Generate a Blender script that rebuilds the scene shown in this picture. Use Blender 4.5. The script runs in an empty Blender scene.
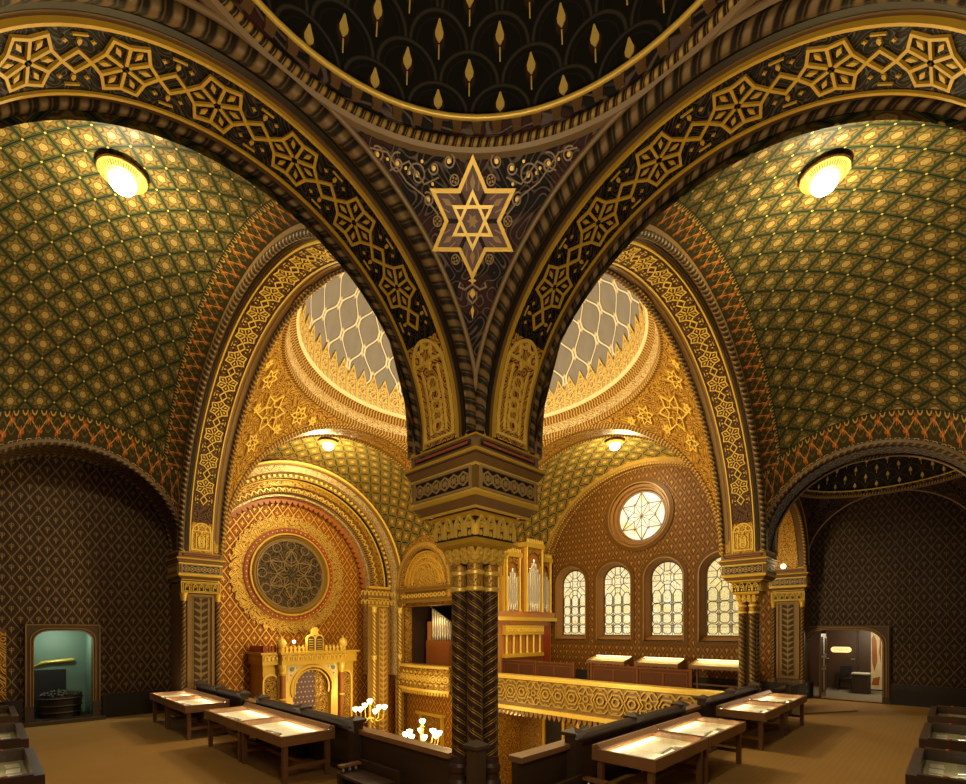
import bpy, math, random
from math import sin, cos, pi, sqrt, asin, acos, atan2, radians, floor, ceil
from mathutils import Vector
from mathutils.geometry import tessellate_polygon
random.seed(7)
A = 4.4            # metres per layout unit; the layout's z = 0 is the tripod height
ZF = .55           # gallery floor lies this far below it
SC = bpy.context.scene
COL = SC.collection

def w3(p):
    return (p[0]*A, p[1]*A, (p[2]+ZF)*A)

# ------------------------------------------------------------------ mesh builder
class MB:
    def __init__(s, metres=False):
        s.V = []; s.F = []; s.UV = []; s.S = []; s.m = metres
    def face(s, pts, uvs=None, smooth=False):
        i = len(s.V); s.V += [tuple(p) for p in pts]
        s.F.append(list(range(i, i+len(pts))))
        s.UV.append(uvs or [(0, 0)]*len(pts)); s.S.append(smooth)
    def grid(s, fn, us, vs, uvf=None, smooth=True):
        b = len(s.V); n = len(vs)
        for u in us:
            for v in vs: s.V.append(tuple(fn(u, v)))
        uvf = uvf or (lambda u, v: (u, v))
        for i in range(len(us)-1):
            for j in range(n-1):
                s.F.append([b+i*n+j, b+(i+1)*n+j, b+(i+1)*n+j+1, b+i*n+j+1])
                s.UV.append([uvf(us[i], vs[j]), uvf(us[i+1], vs[j]), uvf(us[i+1], vs[j+1]), uvf(us[i], vs[j+1])])
                s.S.append(smooth)
    def box(s, x0, x1, y0, y1, z0, z1):
        p = lambda i, j, k: ((x0, x1)[i], (y0, y1)[j], (z0, z1)[k])
        fs = [((0,0,0),(0,1,0),(1,1,0),(1,0,0)), ((0,0,1),(1,0,1),(1,1,1),(0,1,1)),
              ((0,0,0),(1,0,0),(1,0,1),(0,0,1)), ((1,1,0),(0,1,0),(0,1,1),(1,1,1)),
              ((0,1,0),(0,0,0),(0,0,1),(0,1,1)), ((1,0,0),(1,1,0),(1,1,1),(1,0,1))]
        for n, f in enumerate(fs):
            q = [p(*c) for c in f]
            if n < 2: uv = [(c[0], c[1]) for c in q]
            elif n < 4: uv = [(c[0], c[2]) for c in q]
            else: uv = [(c[1], c[2]) for c in q]
            s.face(q, uv)
        return s
    def lathe(s, prof, cx=0, cy=0, n=24, a0=0, a1=2*pi, smooth=True, ku=None):
        L = [0]
        for (r0, z0), (r1, z1) in zip(prof, prof[1:]): L.append(L[-1]+sqrt((r1-r0)**2+(z1-z0)**2))
        for i in range(len(prof)-1):
            (r0, z0), (r1, z1) = prof[i], prof[i+1]
            s.grid(lambda u, v: (cx+(r0+(r1-r0)*v)*cos(u), cy+(r0+(r1-r0)*v)*sin(u), z0+(z1-z0)*v),
                   [a0+(a1-a0)*k/n for k in range(n+1)], [0, 1],
                   lambda u, v: ((u-a0)/(2*pi)*(ku or 1), L[i]+(L[i+1]-L[i])*v), smooth)
        return s
    def sq(s, prof, cx, cy, hy=None, caps=True):
        """square stack: profile of (half width, z); hy: extra half width in y"""
        d = [(-1,-1),(1,-1),(1,1),(-1,1)]
        e = hy or 0
        for (r0, z0), (r1, z1) in zip(prof, prof[1:]):
            for k in range(4):
                (ax, ay), (bx, by) = d[k], d[(k+1) % 4]
                f = lambda sx, sy, r, z: (cx+sx*r, cy+sy*(r+e), z)
                s.face([f(ax,ay,r0,z0), f(bx,by,r0,z0), f(bx,by,r1,z1), f(ax,ay,r1,z1)], [(-r0,z0),(r0,z0),(r1,z1),(-r1,z1)])
        for (r, z), fl in ((prof[0], 1), (prof[-1], 0)) if caps else ():
            q = [(cx+a*r, cy+b*(r+e), z) for a, b in d]
            s.face(q[::-1] if fl else q)
        return s
    def tube(s, pts, r, n=8, closed=False, smooth=True, rf=None):
        P = [Vector(p) for p in pts]; N = len(P)
        T = []
        for i in range(N):
            a = P[i-1] if (i > 0 or closed) else P[i]; b = P[(i+1) % N] if (i < N-1 or closed) else P[i]
            T.append((b-a).normalized())
        up = Vector((0,0,1)) if abs(T[0].z) < .9 else Vector((1,0,0))
        x = T[0].cross(up).normalized(); fr = []
        for t in T:
            x = (x - t*x.dot(t)).normalized(); fr.append((x.copy(), t.cross(x)))
        L = [0]
        for i in range(1, N): L.append(L[-1]+(P[i]-P[i-1]).length)
        idx = list(range(N))
        def fn(i, j):
            a = 2*pi*j/n; rr = r if rf is None else r*rf(i)
            return P[i]+(fr[i][0]*cos(a)+fr[i][1]*sin(a))*rr
        s.grid(fn, idx, list(range(n+1)), lambda i, j: (L[i], j/n), smooth)
        if closed: s.grid(lambda k, j: fn(0 if k else N-1, j), [0, 1], list(range(n+1)), lambda i, j: (0, j/n), smooth)
        else:
            for i, o in ((0, 1), (N-1, -1)):
                s.face([fn(i, j) for j in range(n)][::o])
        return s
    def ribbon(s, pts, w, mp, h0=0., h1=.004, closed=False, step=.05):
        n = len(pts); P = [Vector(p) for p in pts]
        def nrm(a, b):
            d = b-a; l = d.length or 1e-9
            return Vector((-d.y/l, d.x/l))
        Lr = []
        for i in range(n):
            n0 = nrm(P[i-1], P[i]) if (i > 0 or closed) else nrm(P[0], P[1])
            n1 = nrm(P[i], P[(i+1) % n]) if (i < n-1 or closed) else n0
            m = n0+n1
            m = m.normalized() if m.length > 1e-6 else n0
            k = min(1/max(.3, m.dot(n0)), 2.2)
            o = m*(w/2*k); Lr.append((P[i]+o, P[i]-o))
        for i in range(n if closed else n-1):
            (l0, r0), (l1, r1) = Lr[i], Lr[(i+1) % n]
            k = max(1, int(ceil((P[(i+1) % n]-P[i]).length/step)))
            for q in range(k):
                a, b = q/k, (q+1)/k
                la, lb, ra, rb = l0.lerp(l1, a), l0.lerp(l1, b), r0.lerp(r1, a), r0.lerp(r1, b)
                s.face([mp(*la,h1), mp(*ra,h1), mp(*rb,h1), mp(*lb,h1)])
                s.face([mp(*la,h0), mp(*la,h1), mp(*lb,h1), mp(*lb,h0)])
                s.face([mp(*ra,h1), mp(*ra,h0), mp(*rb,h0), mp(*rb,h1)])
        return s
    def poly(s, pts, mp, h0=0., h1=.003, uv=False):
        s.face([mp(u, v, h1) for u, v in pts], [(u, v) for u, v in pts])
        n = len(pts)
        for i in range(n):
            a, b = pts[i], pts[(i+1) % n]
            s.face([mp(*a,h1), mp(*a,h0), mp(*b,h0), mp(*b,h1)])
        return s
    def plate(s, outer, holes, mp, depth=0.):
        """flat wall with holes; the holes' sides go back by depth"""
        allp = list(outer)
        for h in holes: allp += h
        for t in tessellate_polygon([[Vector((*p, 0)) for p in outer]]+[[Vector((*p, 0)) for p in h] for h in holes]):
            s.face([mp(*allp[i], 0.) for i in t], [allp[i] for i in t])
        if depth:
            for h in holes:
                for i in range(len(h)):
                    a, b = h[i], h[(i+1) % len(h)]
                    s.face([mp(*a,0.), mp(*b,0.), mp(*b,-depth), mp(*a,-depth)], [(0,a[1]),(0,b[1]),(depth,b[1]),(depth,a[1])])
        return s
    def build(s, name, mat, parent=None):
        me = bpy.data.meshes.new(name)
        o3 = Vector((0,0,0))
        if parent is not None: o3 = Vector(parent.get('_o', (0,0,0)))
        V = [Vector(p if s.m else w3(p))-o3 for p in s.V]
        me.from_pydata([tuple(v) for v in V], [], s.F)
        uv = me.uv_layers.new(name='UVMap')
        flat = [c for f in s.UV for t in f for c in t]
        uv.data.foreach_set('uv', flat)
        me.polygons.foreach_set('use_smooth', s.S)
        me.materials.append(mat)
        me.validate(); me.update()
        o = bpy.data.objects.new(name, me); COL.objects.link(o)
        if parent is not None:
            o.parent = parent
            if '_o' in parent: o['_o'] = parent['_o']
        return o

ALL = []
def tag(o, label, cat, group=None, kind=None):
    o['label'] = label; o['category'] = cat
    if group: o['group'] = group
    if kind: o['kind'] = kind
    return o
def thing(name, label, cat, loc=(0,0,0), group=None, kind=None, metres=False):
    """an Empty at the thing's base; its parts are built in world coordinates (or local ones when the base is the origin)"""
    o = bpy.data.objects.new(name, None); COL.objects.link(o)
    o.empty_display_size = .2
    p = loc if metres else w3(loc)
    o.location = p; o['_o'] = tuple(p)
    return tag(o, label, cat, group, kind)
def local(name, label, cat, group=None):
    o = bpy.data.objects.new(name, None); COL.objects.link(o); o['_o'] = (0.,0.,0.)
    return tag(o, label, cat, group)
def dup(root, loc, rz, label, group=None):
    r = root.copy(); COL.objects.link(r); r.location = loc; r.rotation_euler = (0, 0, rz); r['label'] = label
    if group: r['group'] = group
    def kids(a, b):
        for ch in [c for c in a.children]:
            c = ch.copy(); COL.objects.link(c); c.parent = b; kids(ch, c)
    kids(root, r)
    return r
def struct(mb, name, mat, label, cat, parent=None):
    o = mb.build(name, mat, parent)
    return tag(o, label, cat, None, 'structure')
def lin(a, b, n): return [a+(b-a)*k/n for k in range(n+1)]
def circ(c, r, n=24, a0=0, a1=2*pi, end=False):
    return [(c[0]+r*cos(a0+(a1-a0)*k/n), c[1]+r*sin(a0+(a1-a0)*k/n)) for k in range(n+1 if end else n)]
def star(c, R, r, n=6, rot=0):
    o = []
    for k in range(n):
        a = rot+2*pi*k/n; o.append((c[0]+R*cos(a), c[1]+R*sin(a)))
        a += pi/n; o.append((c[0]+r*cos(a), c[1]+r*sin(a)))
    return o
def archpts(cx, hw, zb, zs, n=20, rise=None):
    """closed outline: up the left jamb, round, down the right one"""
    return [(cx-hw, zb)]+[(cx-hw*cos(pi*k/n), zs+(rise or hw)*sin(pi*k/n)) for k in range(n+1)]+[(cx+hw, zb)]
def roundtop(cx, hw, zb, zt, r, n=6):
    o = [(cx-hw, zb)]
    o += [(cx-hw+r-r*cos(pi/2*k/n), zt-r*.8+r*.8*sin(pi/2*k/n)) for k in range(n+1)]
    o += [(cx+hw-r+r*sin(pi/2*k/n), zt-r*.8+r*.8*cos(pi/2*k/n)) for k in range(n+1)]
    return o+[(cx+hw, zb)]
def pl(o, eu, ev, n):
    return lambda u, v, h: (o[0]+eu[0]*u+ev[0]*v+n[0]*h, o[1]+eu[1]*u+ev[1]*v+n[1]*h, o[2]+eu[2]*u+ev[2]*v+n[2]*h)
def plx(x, sgn=-1):  # plane x = const; coordinates (y, z); faces -x by default
    return lambda u, v, h: (x+sgn*h, u, v)
def ply(y, sgn=-1):
    return lambda u, v, h: (u, y+sgn*h, v)

# ------------------------------------------------------------------ materials
class X:
    nt = None
    def __init__(s, v): s.v = v
    def _(s, op, *a): return M(op, s, *a)
    def __add__(s, o): return M('ADD', s, o)
    __radd__ = __add__
    def __sub__(s, o): return M('SUBTRACT', s, o)
    def __rsub__(s, o): return M('SUBTRACT', o, s)
    def __mul__(s, o): return M('MULTIPLY', s, o)
    __rmul__ = __mul__
    def __truediv__(s, o): return M('DIVIDE', s, o)
def M(op, *a):
    n = X.nt.nodes.new('ShaderNodeMath'); n.operation = op
    for i, x in enumerate(a):
        if isinstance(x, X): X.nt.links.new(x.v, n.inputs[i])
        else: n.inputs[i].default_value = x
    return X(n.outputs[0])
def Sin(a): return M('SINE', a)
def Cos(a): return M('COSINE', a)
def Abs(a): return M('ABSOLUTE', a)
def Fr(a): return M('FRACT', a)
def Fl(a): return M('FLOOR', a)
def Mx(a, b): return M('MAXIMUM', a, b)
def Mn(a, b): return M('MINIMUM', a, b)
def Hyp(a, b): return M('SQRT', a*a+b*b)
def Lt(a, t, soft=.02):  # 1 where a < t
    n = X.nt.nodes.new('ShaderNodeMapRange'); n.interpolation_type = 'LINEAR'; n.clamp = True
    X.nt.links.new(a.v, n.inputs[0])
    n.inputs[1].default_value = t-soft; n.inputs[2].default_value = t+soft
    n.inputs[3].default_value = 1; n.inputs[4].default_value = 0
    return X(n.outputs[0])
def Gt(a, t, soft=.02): return 1-Lt(a, t, soft)
def mix(f, a, b):
    n = X.nt.nodes.new('ShaderNodeMix'); n.data_type = 'RGBA'; n.clamp_factor = True
    if isinstance(f, X): X.nt.links.new(f.v, n.inputs[0])
    else: n.inputs[0].default_value = f
    for i, c in ((6, a), (7, b)):
        if isinstance(c, X): X.nt.links.new(c.v, n.inputs[i])
        else: n.inputs[i].default_value = (*c, 1)
    return X(n.outputs[2])
def uv():
    n = X.nt.nodes.new('ShaderNodeUVMap'); s = X.nt.nodes.new('ShaderNodeSeparateXYZ')
    n.uv_map = 'UVMap'
    X.nt.links.new(n.outputs[0], s.inputs[0]); return X(s.outputs[0]), X(s.outputs[1])
def obj():
    n = X.nt.nodes.new('ShaderNodeTexCoord'); return n.outputs['Object']
def vec(a, b, c=0.):
    n = X.nt.nodes.new('ShaderNodeCombineXYZ')
    for i, x in enumerate((a, b, c)):
        if isinstance(x, X): X.nt.links.new(x.v, n.inputs[i])
        else: n.inputs[i].default_value = x
    return n.outputs[0]
def noise(v, scale, detail=2, rough=.5):
    n = X.nt.nodes.new('ShaderNodeTexNoise'); n.inputs['Scale'].default_value = scale; n.inputs['Detail'].default_value = detail
    n.inputs['Roughness'].default_value = rough
    X.nt.links.new(v, n.inputs['Vector']); return X(n.outputs[0])
def voro(v, scale, feat='F1', out=0):
    n = X.nt.nodes.new('ShaderNodeTexVoronoi'); n.feature = feat; n.inputs['Scale'].default_value = scale
    X.nt.links.new(v, n.inputs['Vector']); return X(n.outputs[out])
MATS = {}
def material(name, fn):
    m = bpy.data.materials.new(name); m.use_nodes = True
    X.nt = m.node_tree; X.b = m.node_tree.nodes['Principled BSDF']
    r = fn()
    b = X.b
    for k, v in r.items():
        s = b.inputs[k]
        if isinstance(v, X): X.nt.links.new(v.v, s)
        elif k in ('Base Color', 'Emission Color'): s.default_value = (*v, 1)
        else: s.default_value = v
    MATS[name] = m
    return m
def bump(hgt, strength=.4, dist=.02):
    n = X.nt.nodes.new('ShaderNodeBump'); n.inputs['Strength'].default_value = strength; n.inputs['Distance'].default_value = dist
    X.nt.links.new(hgt.v, n.inputs['Height']); return X(n.outputs[0])
GOLD = (.62, .385, .040); GOLDL = (.80, .55, .10)
BROWN = (.125, .066, .024); BLACK = (.012, .009, .008)
def plain(name, col, rough=.55, metal=0., var=.25, scale=6., bumpy=0.):
    def f():
        n = noise(obj(), scale, 4, .6)
        c2 = tuple(c*(1-var) for c in col); c3 = tuple(min(1, c*(1+var*.7)) for c in col)
        d = {'Base Color': mix(n, c2, c3), 'Roughness': rough, 'Metallic': metal}
        if bumpy: d['Normal'] = bump(noise(obj(), scale*6, 3), bumpy)
        return d
    return material(name, f)
def wood(name, col, rough=.42):
    def f():
        n = X.nt.nodes.new('ShaderNodeMapping'); n.inputs['Scale'].default_value = (1.2, 1.2, 9)
        X.nt.links.new(obj(), n.inputs[0])
        g = noise(n.outputs[0], 2.5, 5, .65); h = noise(n.outputs[0], 11, 3)
        k = g*.7+h*.3
        return {'Base Color': mix(k, tuple(c*.55 for c in col), tuple(min(1, c*1.35) for c in col)), 'Roughness': rough, 'Specular IOR Level': .25 if rough > .7 else .5, 'Normal': bump(k, .12, .01)}
    return material(name, f)
def lay(col, *layers):
    for m, c in layers: col = mix(m, col, c)
    return col
def lat(su, sv):
    """rhombic lattice: cell coordinates x, y in -1..1 (corners on the axes) and the distance to the lines"""
    u, v = uv()
    p = u*su+v*sv; q = u*su-v*sv
    f = Fr(p)-.5; g = Fr(q)-.5
    edge = .5-Mx(Abs(f), Abs(g))
    return f+g, f-g, edge, Abs(f), Abs(g)
def tri(x, y): return Mx(Abs(x)*.866+y*.5, y*-1.)
def gilt(col, gold, rough=.5, mt=.35, bmp=None):
    d = {'Base Color': col, 'Roughness': rough, 'Metallic': gold*mt, 'Specular IOR Level': gold*.4+.12}
    if bmp is not None: d['Normal'] = bmp
    return d

def m_vault(gold=0):  # gold picks the far vaults' copy, strong lamplight put into its colours
  def f():
      x, y, e, af, ag = lat(11.4, 9.2) if not gold else lat(8.6, 7.0)
      t1 = tri(x, y); t2 = tri(x, y*-1.); d = Mn(t1, t2)
      out = Lt(Abs(d-.35), .052, .012); inner = Lt(Mx(t1, t2), .235, .01)
      hexo = Lt(Abs(Mx(t1, t2)-.245), .034, .012)
      r = Hyp(x, y); petal = Lt(Abs(r-.12-.035*Cos(M('ARCTAN2', y, x)*6.)), .014, .012)
      line = Lt(e, .090 if not gold else .060, .01); gline = Lt(Abs(e-.050), .012, .008)
      rim = Lt(Abs(e-.128), .012, .01)
      dot = Lt(Hyp(af-.5, ag-.5), .042, .012)
      mot = Lt(Hyp(Abs(x)-.68, y), .065, .02); mot2 = Lt(Hyp(x, Abs(y)-.70), .065, .02)
      n = noise(vec(*uv()), 30, 3)
      base = mix(n, (.085, .096, .024), (.150, .150, .042)) if not gold else mix(n, (.20, .155, .026), (.30, .225, .040))
      col = lay(base, (Lt(d, .36), (.125, .105, .032) if not gold else (.30, .20, .04)), (out, (.070, .026, .008) if not gold else (.16, .07, .012)), (mot, (.24, .09, .02)), (mot2, (.24, .09, .02)),
                (inner, (.36, .26, .085) if not gold else (.58, .40, .10)), (petal, (.16, .09, .02)), (hexo, (.11, .045, .010)), (rim, (.030, .036, .012)), (line, (.008, .012, .008)), (gline, (.060, .062, .024)), (dot, (.72, .46, .06)))
      return gilt(col, Mx(inner, dot), .42, .3)
  return f
def m_diaper(base, line, motif, su=13., sv=11., mt=.3, lw=.06):
    def f():
        u, v = uv()
        a = Cos(u*su*pi); b = Cos(v*sv*pi)
        gr = Hyp(Hyp(Sin(u*su*pi), Sin(v*sv*pi)*.97), .20)
        ff = (a-b*.97)/gr
        ln = Lt(Abs(ff), lw*3, lw); ln2 = Lt(Abs(Abs(ff)-.42), lw*.8, lw*.5)
        # motif: a palmette in each cell
        par = Fl(u*su*.5+v*sv*.5+.5)
        pu = Fr(u*su*.5+v*sv*.5)-.5; pv = Fr(u*su*.5-v*sv*.5)-.5
        x = pu+pv; y = pu-pv
        drop = Lt(Hyp(x*1.7, y+.05)-.13+y*.22, .0, .03)
        wing = Lt(Abs(Hyp(Abs(x)-.16, y-.12)-.11), .03, .02); stem = Lt(Mx(Abs(x)-.02, Abs(y)-.34), .01, .02)
        n = noise(vec(u, v), 8, 3)
        b2 = tuple(c*.7 for c in base)
        mo = Mx(Mx(drop, wing), stem)
        col = lay(mix(n, b2, base), (ln2, tuple((p+q)/2*.7 for p, q in zip(base, line))), (mo, motif), (ln, line))
        return gilt(col, Mx(ln, mo), .5, mt, bump(Mx(ln, mo), .35, .02))
    return f
def m_goldwall(base, line, su=13., sv=11.):
    def f():
        x, y, e, af, ag = lat(su, sv)
        ln = Lt(e, .055, .012); l2 = Lt(Abs(e-.14), .02, .014)
        r = Hyp(x, y); fl = Lt(r-.22-.09*Cos(M('ARCTAN2', y, x)*4.), .0, .03); ring = Lt(Abs(r-.42), .03, .02)
        n = noise(vec(*uv()), 9, 3)
        col = lay(mix(n, tuple(c*.75 for c in base), base), (l2, tuple(c*.6 for c in base)), (ring, tuple((a+b)/2 for a, b in zip(base, line))), (fl, line), (ln, line))
        g = Mx(ln, fl)
        return gilt(col, g, .42, .45, bump(g, .4, .02))
    return f
def m_arab(base, gold, k=30., thr=.5, rough=.42, mt=.4, mid=None, mul=1.15):
    def f():
        u, v = uv()
        a = u*k; b = v*k
        f1 = Sin(a+1.5*Sin(b*.9+.4))*Sin(b+1.5*Sin(a*.9))
        f2 = Cos(a*.5)*Cos(b*.5)
        c = Fr(Abs(f1*1.35+f2*.6)*mul+.12)
        g = Lt(Abs(c-.5), .5*thr, .06)
        n = noise(vec(u, v), 12, 3)
        col = mix(g, mix(n, tuple(x*.7 for x in base), base), mix(n, tuple(x*.8 for x in gold), gold))
        if mid: col = mix(Lt(f2, -.25, .03)*(1-g), col, mid)
        return gilt(col, g, rough, mt, bump(g, .5, .02))
    return f
def m_rope(c1, c2, k=16., mt=.3):
    def f():
        u, v = uv()
        t = Fr(u*k+v); s = Lt(Abs(t-.5), .20, .08); s2 = Lt(Abs(t-.92), .04, .02)
        col = lay(c1, (s, c2), (s2, tuple(x*.5 for x in c2)))
        return gilt(col, s, .6, mt, bump(Sin(t*6.283), .3, .02))
    return f
def m_floral(base, orange, gold, k=9., dark=(.02,.018,.01)):
    def f():
        u, v = uv()          # u along, v 0..1 across
        x = u*k
        wave = Lt(Abs(v-.5-.17*Sin(x*6.283)), .030, .02)
        wave2 = Lt(Abs(v-.5+.24*Sin(x*6.283)), .035, .02)
        fx = Fr(x*2.)-.5
        fy = v-.48-.20*Sin(Fl(x*2.)*pi+pi/2)
        r = Hyp(fx*.55, fy); fl = Lt(r-.15-.07*Cos(M('ARCTAN2', fy, fx)*5.), 0, .02); eye = Lt(r, .045, .01)
        fan = Lt(Abs(Hyp((Fr(x*2.+.5)-.5)*.6, v-.98)-.16), .03, .015)
        edge = Gt(Abs(v-.5), .455, .01)
        n = noise(vec(u, v*.1), 40, 2)
        col = lay(mix(n, tuple(c*.7 for c in base), base), (wave, gold), (wave2, tuple(c*.25 for c in gold)), (fan, gold), (fl, orange), (eye, gold), (edge, dark))
        return gilt(col, Mx(wave, fan), .5, .2)
    return f
def m_spiral(base, gold, nu, kv, w=.10, mt=.4):
    def f():
        u, v = uv()
        t = Fr(u*nu+v*kv); a = Lt(Abs(t-.3), w*.45, .03); b = Lt(Abs(t-.55), w*.28, .03)
        n = noise(obj(), 8, 3)
        m = Mx(a, b)
        dots = Lt(Hyp(Fr(u*nu*2.)-.5, Fr(v*kv*1.5)-.5), .12, .03)*Gt(t, .68, .02)
        col = lay(mix(n, tuple(c*.7 for c in base), base), (dots, tuple(x*.35 for x in gold)), (m, gold))
        return gilt(col, m, .4, mt, bump(m, .3, .02))
    return f
def m_scales(base, rim, flame_halo, nu, nv):
    def f():
        u, v = uv()
        X_, Y_ = u*nu, v*nv      # rows one unit apart, alternate rows shifted by half
        best = None
        col = base
        u0 = None
        res = base
        for k in (2, 1, 0):      # the upper rows lie behind the lower ones
            row = Fl(Y_)-(2-k)+1
            fy = Y_-row
            sh = Fr(row*.5)
            fx = Fr(X_+sh)-.5
            r = Hyp(fx*2.02, Mx(fy-.5, 0.))
            ins = Lt(r, 1.0, .02)
            ring = Lt(Abs(r-.93), .045, .02)
            hal = Lt(Hyp(fx*4.2, (fy-.82)*1.25)-.40+(fy-.82)*.35, .0, .05)
            c = lay(base, (hal, flame_halo), (Lt(Abs(r-.72), .02, .015), tuple(x*1.8 for x in base)), (ring, rim))
            res = mix(ins*Gt(fy, -.02, .01), res, c)
        return {'Base Color': res, 'Roughness': .5, 'Specular IOR Level': .15}
    return f
def m_maindome():
    u, v = uv()
    k = 27.; ph = v*7.4
    A1 = u*k*pi*2.; B1 = ph*pi
    x = Fr(u*k); sb = Sin(B1)*.205
    dd = Mn(Abs(x-.25-sb), Abs(x-.75+sb))
    ln = Lt(dd, .030, .015); edging = Lt(dd, .065, .02)  # second mask: darker band on both sides of the net lines
    xn = Fr(u*k+.5*(1-Gt(Sin(B1), 0., .001)))-.5
    node = Lt(Abs(Hyp(xn, Cos(B1)*.12)-.07), .024, .012)*Gt(Abs(Sin(B1)), .5, .01)
    eye = Lt(Hyp((x-.5)*1.3, Mx(Sin(B1)+1., 0.)*.15), .04, .02)
    n = noise(vec(u*60., v*6.), 1.5, 4)
    col = lay(mix(n, (.17, .15, .125), (.26, .225, .185)), (edging, (.10, .08, .06)), (node, (.6, .48, .25)), (ln, (.72, .64, .46)))
    return gilt(col, ln, .5, .1)
def m_chev(base, gold, k=22.):
    def f():
        u, v = uv()      # u -1..1 across
        au = Abs(u)
        t = Fr(v*k-au*.55)
        leaf = Lt(Abs(t-.5)+au*.28, .34, .05)*Lt(au, .86, .03)
        rib = Lt(Abs(t-.5), .06, .03); stem = Lt(au, .09, .03)
        ed = Gt(au, .93, .02)
        col = lay(base, (leaf, tuple((a*.4+b*.6) for a, b in zip(base, gold))), (rib*leaf, gold), (stem, gold), (ed, gold))
        return gilt(col, Mx(leaf, ed), .45, .3, bump(leaf, .6, .03))
    return f
def m_glass(tint, dark, ks):
    def f():
        u, v = uv()
        vo = voro(vec(u, v), ks, 'F1', 1)
        d = voro(vec(u, v), ks*1.3, 'DISTANCE_TO_EDGE', 0)
        s = X.nt.nodes.new('ShaderNodeSeparateColor'); X.nt.links.new(vo.v, s.inputs[0])
        r = X(s.outputs[0])
        c = mix(Lt(r, .55, .05), tint, tuple(min(1, x*y) for x, y in zip(tint, (1.0, .93, .70))))
        c = mix(Gt(r, .86, .02), c, (.80, .58, .22))
        c = mix(Lt(d, .035, .015), c, dark)
        return {'Base Color': (.3, .28, .2), 'Roughness': .3, 'Emission Color': c, 'Emission Strength': 1.0}
    return f
def emis(name, col, st):
    return material(name, lambda: {'Base Color': (.8, .75, .6), 'Emission Color': col, 'Emission Strength': st})

material('vault', m_vault())
material('vault_lit', m_vault(1))  # same vault painted lighter and yellower, as if strongly lit
material('diaper_dark', m_diaper((.046, .026, .016), (.17, .10, .042), (.22, .125, .045), 26., 17., .15))
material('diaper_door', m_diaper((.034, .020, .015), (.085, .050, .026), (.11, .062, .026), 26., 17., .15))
material('goldwall', m_goldwall((.27, .088, .008), (.66, .33, .05), 8.6, 6.2))
material('redwall', m_diaper((.135, .050, .007), (.20, .092, .014), (.40, .22, .040), 24., 16., .25))
material('arab_gold', m_arab((.15, .055, .008), (.60, .34, .042), 46., .42))
material('arab_fine', m_arab((.16, .07, .010), (.72, .43, .07), 44., .6))
material('arab_dark', m_arab((.006, .005, .005), (.062, .030, .020), 62., .30, .55, .05, (.040, .011, .010), .9))
material('arab_red', m_arab((.12, .020, .008), (.74, .43, .07), 85., .56))
material('arab_star', m_arab((.006, .005, .005), (.035, .018, .015), 90., .26, .55, .0))
material('arab_brown', m_arab((.13, .055, .010), (.48, .27, .05), 60., .5))
material('arab_cream', m_arab((.26, .15, .05), (.78, .58, .27), 60., .5))
material('arab_band', m_arab((.050, .020, .008), (.11, .045, .014), 60., .45, .5, .1))
material('rope_dark', m_rope((.020, .014, .010), (.19, .115, .040), 30.))
material('rope_gold', m_rope((.09, .042, .012), (.50, .28, .05), 36.))
material('rope_fine', m_rope((.025, .016, .010), (.45, .28, .07), 58.))
material('floral', m_floral((.040, .034, .014), (.36, .095, .016), (.46, .29, .05), 13.))
material('floral_gold', m_floral((.16, .10, .025), (.42, .15, .03), (.62, .38, .08), 13.))
material('spiral_a', m_spiral((.060, .030, .020), GOLD, 3, 34., .075))
material('spiral_b', m_spiral((.060, .030, .020), GOLD, -3, 34., .075))
material('spiral_gold', m_spiral((.30, .14, .03), GOLDL, 3, 22., .3))
material('scales', m_scales((.014, .013, .011), (.060, .050, .040), (.055, .026, .020), 23., 8.6))
material('scales_small', m_scales((.022, .018, .013), (.08, .06, .035), (.10, .055, .026), 23., 8.6))
material('maindome', m_maindome)
material('chevron', m_chev((.050, .030, .014), (.22, .135, .045)))
material('chevron_gold', m_chev((.30, .15, .03), (.70, .44, .10), 16.))
material('stained', m_glass((.80, .73, .50), (.22, .17, .08), 34.))
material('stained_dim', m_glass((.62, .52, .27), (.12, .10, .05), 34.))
material('rosepane', m_glass((.86, .82, .76), (.70, .62, .52), 14.))
material('rosedark', m_arab((.030, .020, .012), (.13, .082, .032), 40., .4, .4, .3))
plain('brown', BROWN, .5, 0., .2)
plain('brown_gold', (.21, .115, .035), .45, .15, .2)
plain('ochre', (.26, .14, .028), .45, .2, .2)
plain('black', BLACK, .45)
plain('dado', (.012, .009, .008), .6)
plain('gold', GOLD, .40, .25, .15)
plain('gold_light', GOLDL, .38, .2, .15)
plain('taupe', (.24, .155, .075), .5, .1, .15)
plain('red', (.30, .045, .012), .5, 0., .2)
plain('maroon', (.115, .032, .024), .5)
plain('lead', (.05, .03, .018), .5)
plain('pipe', (.62, .55, .48), .28, .6, .1)
plain('cream', (.74, .60, .34), .5)
plain('silver', (.62, .60, .56), .3, .7)
plain('paper', (.80, .74, .60), .7, 0., .08, 3.)
plain('paper_old', (.66, .52, .30), .7, 0., .15, 4.)
plain('ink', (.10, .075, .05), .6)
plain('bed', (.78, .70, .52), .7, 0., .06)
plain('bed_olive', (.40, .37, .25), .7, 0., .1)
plain('green', (.15, .215, .155), .6, 0., .1, 1.)
plain('iron', (.03, .024, .020), .45, .3)
plain('chair_black', (.012, .012, .013), .5)
plain('greycarpet', (.20, .17, .12), .9)
plain('plaster', (.68, .64, .52), .7)
plain('leatherdark', (.05, .022, .014), .5)
plain('purple', (.15, .085, .10), .7)
wood('wood', (.20, .092, .040))
wood('wood_dark', (.055, .029, .016), .58)
wood('wood_red', (.15, .047, .013), .8)
wood('wood_pew_panel', (.085, .026, .009), .8)
wood('wood_chest', (.26, .075, .018))
wood('wood_box', (.075, .036, .019))
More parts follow.
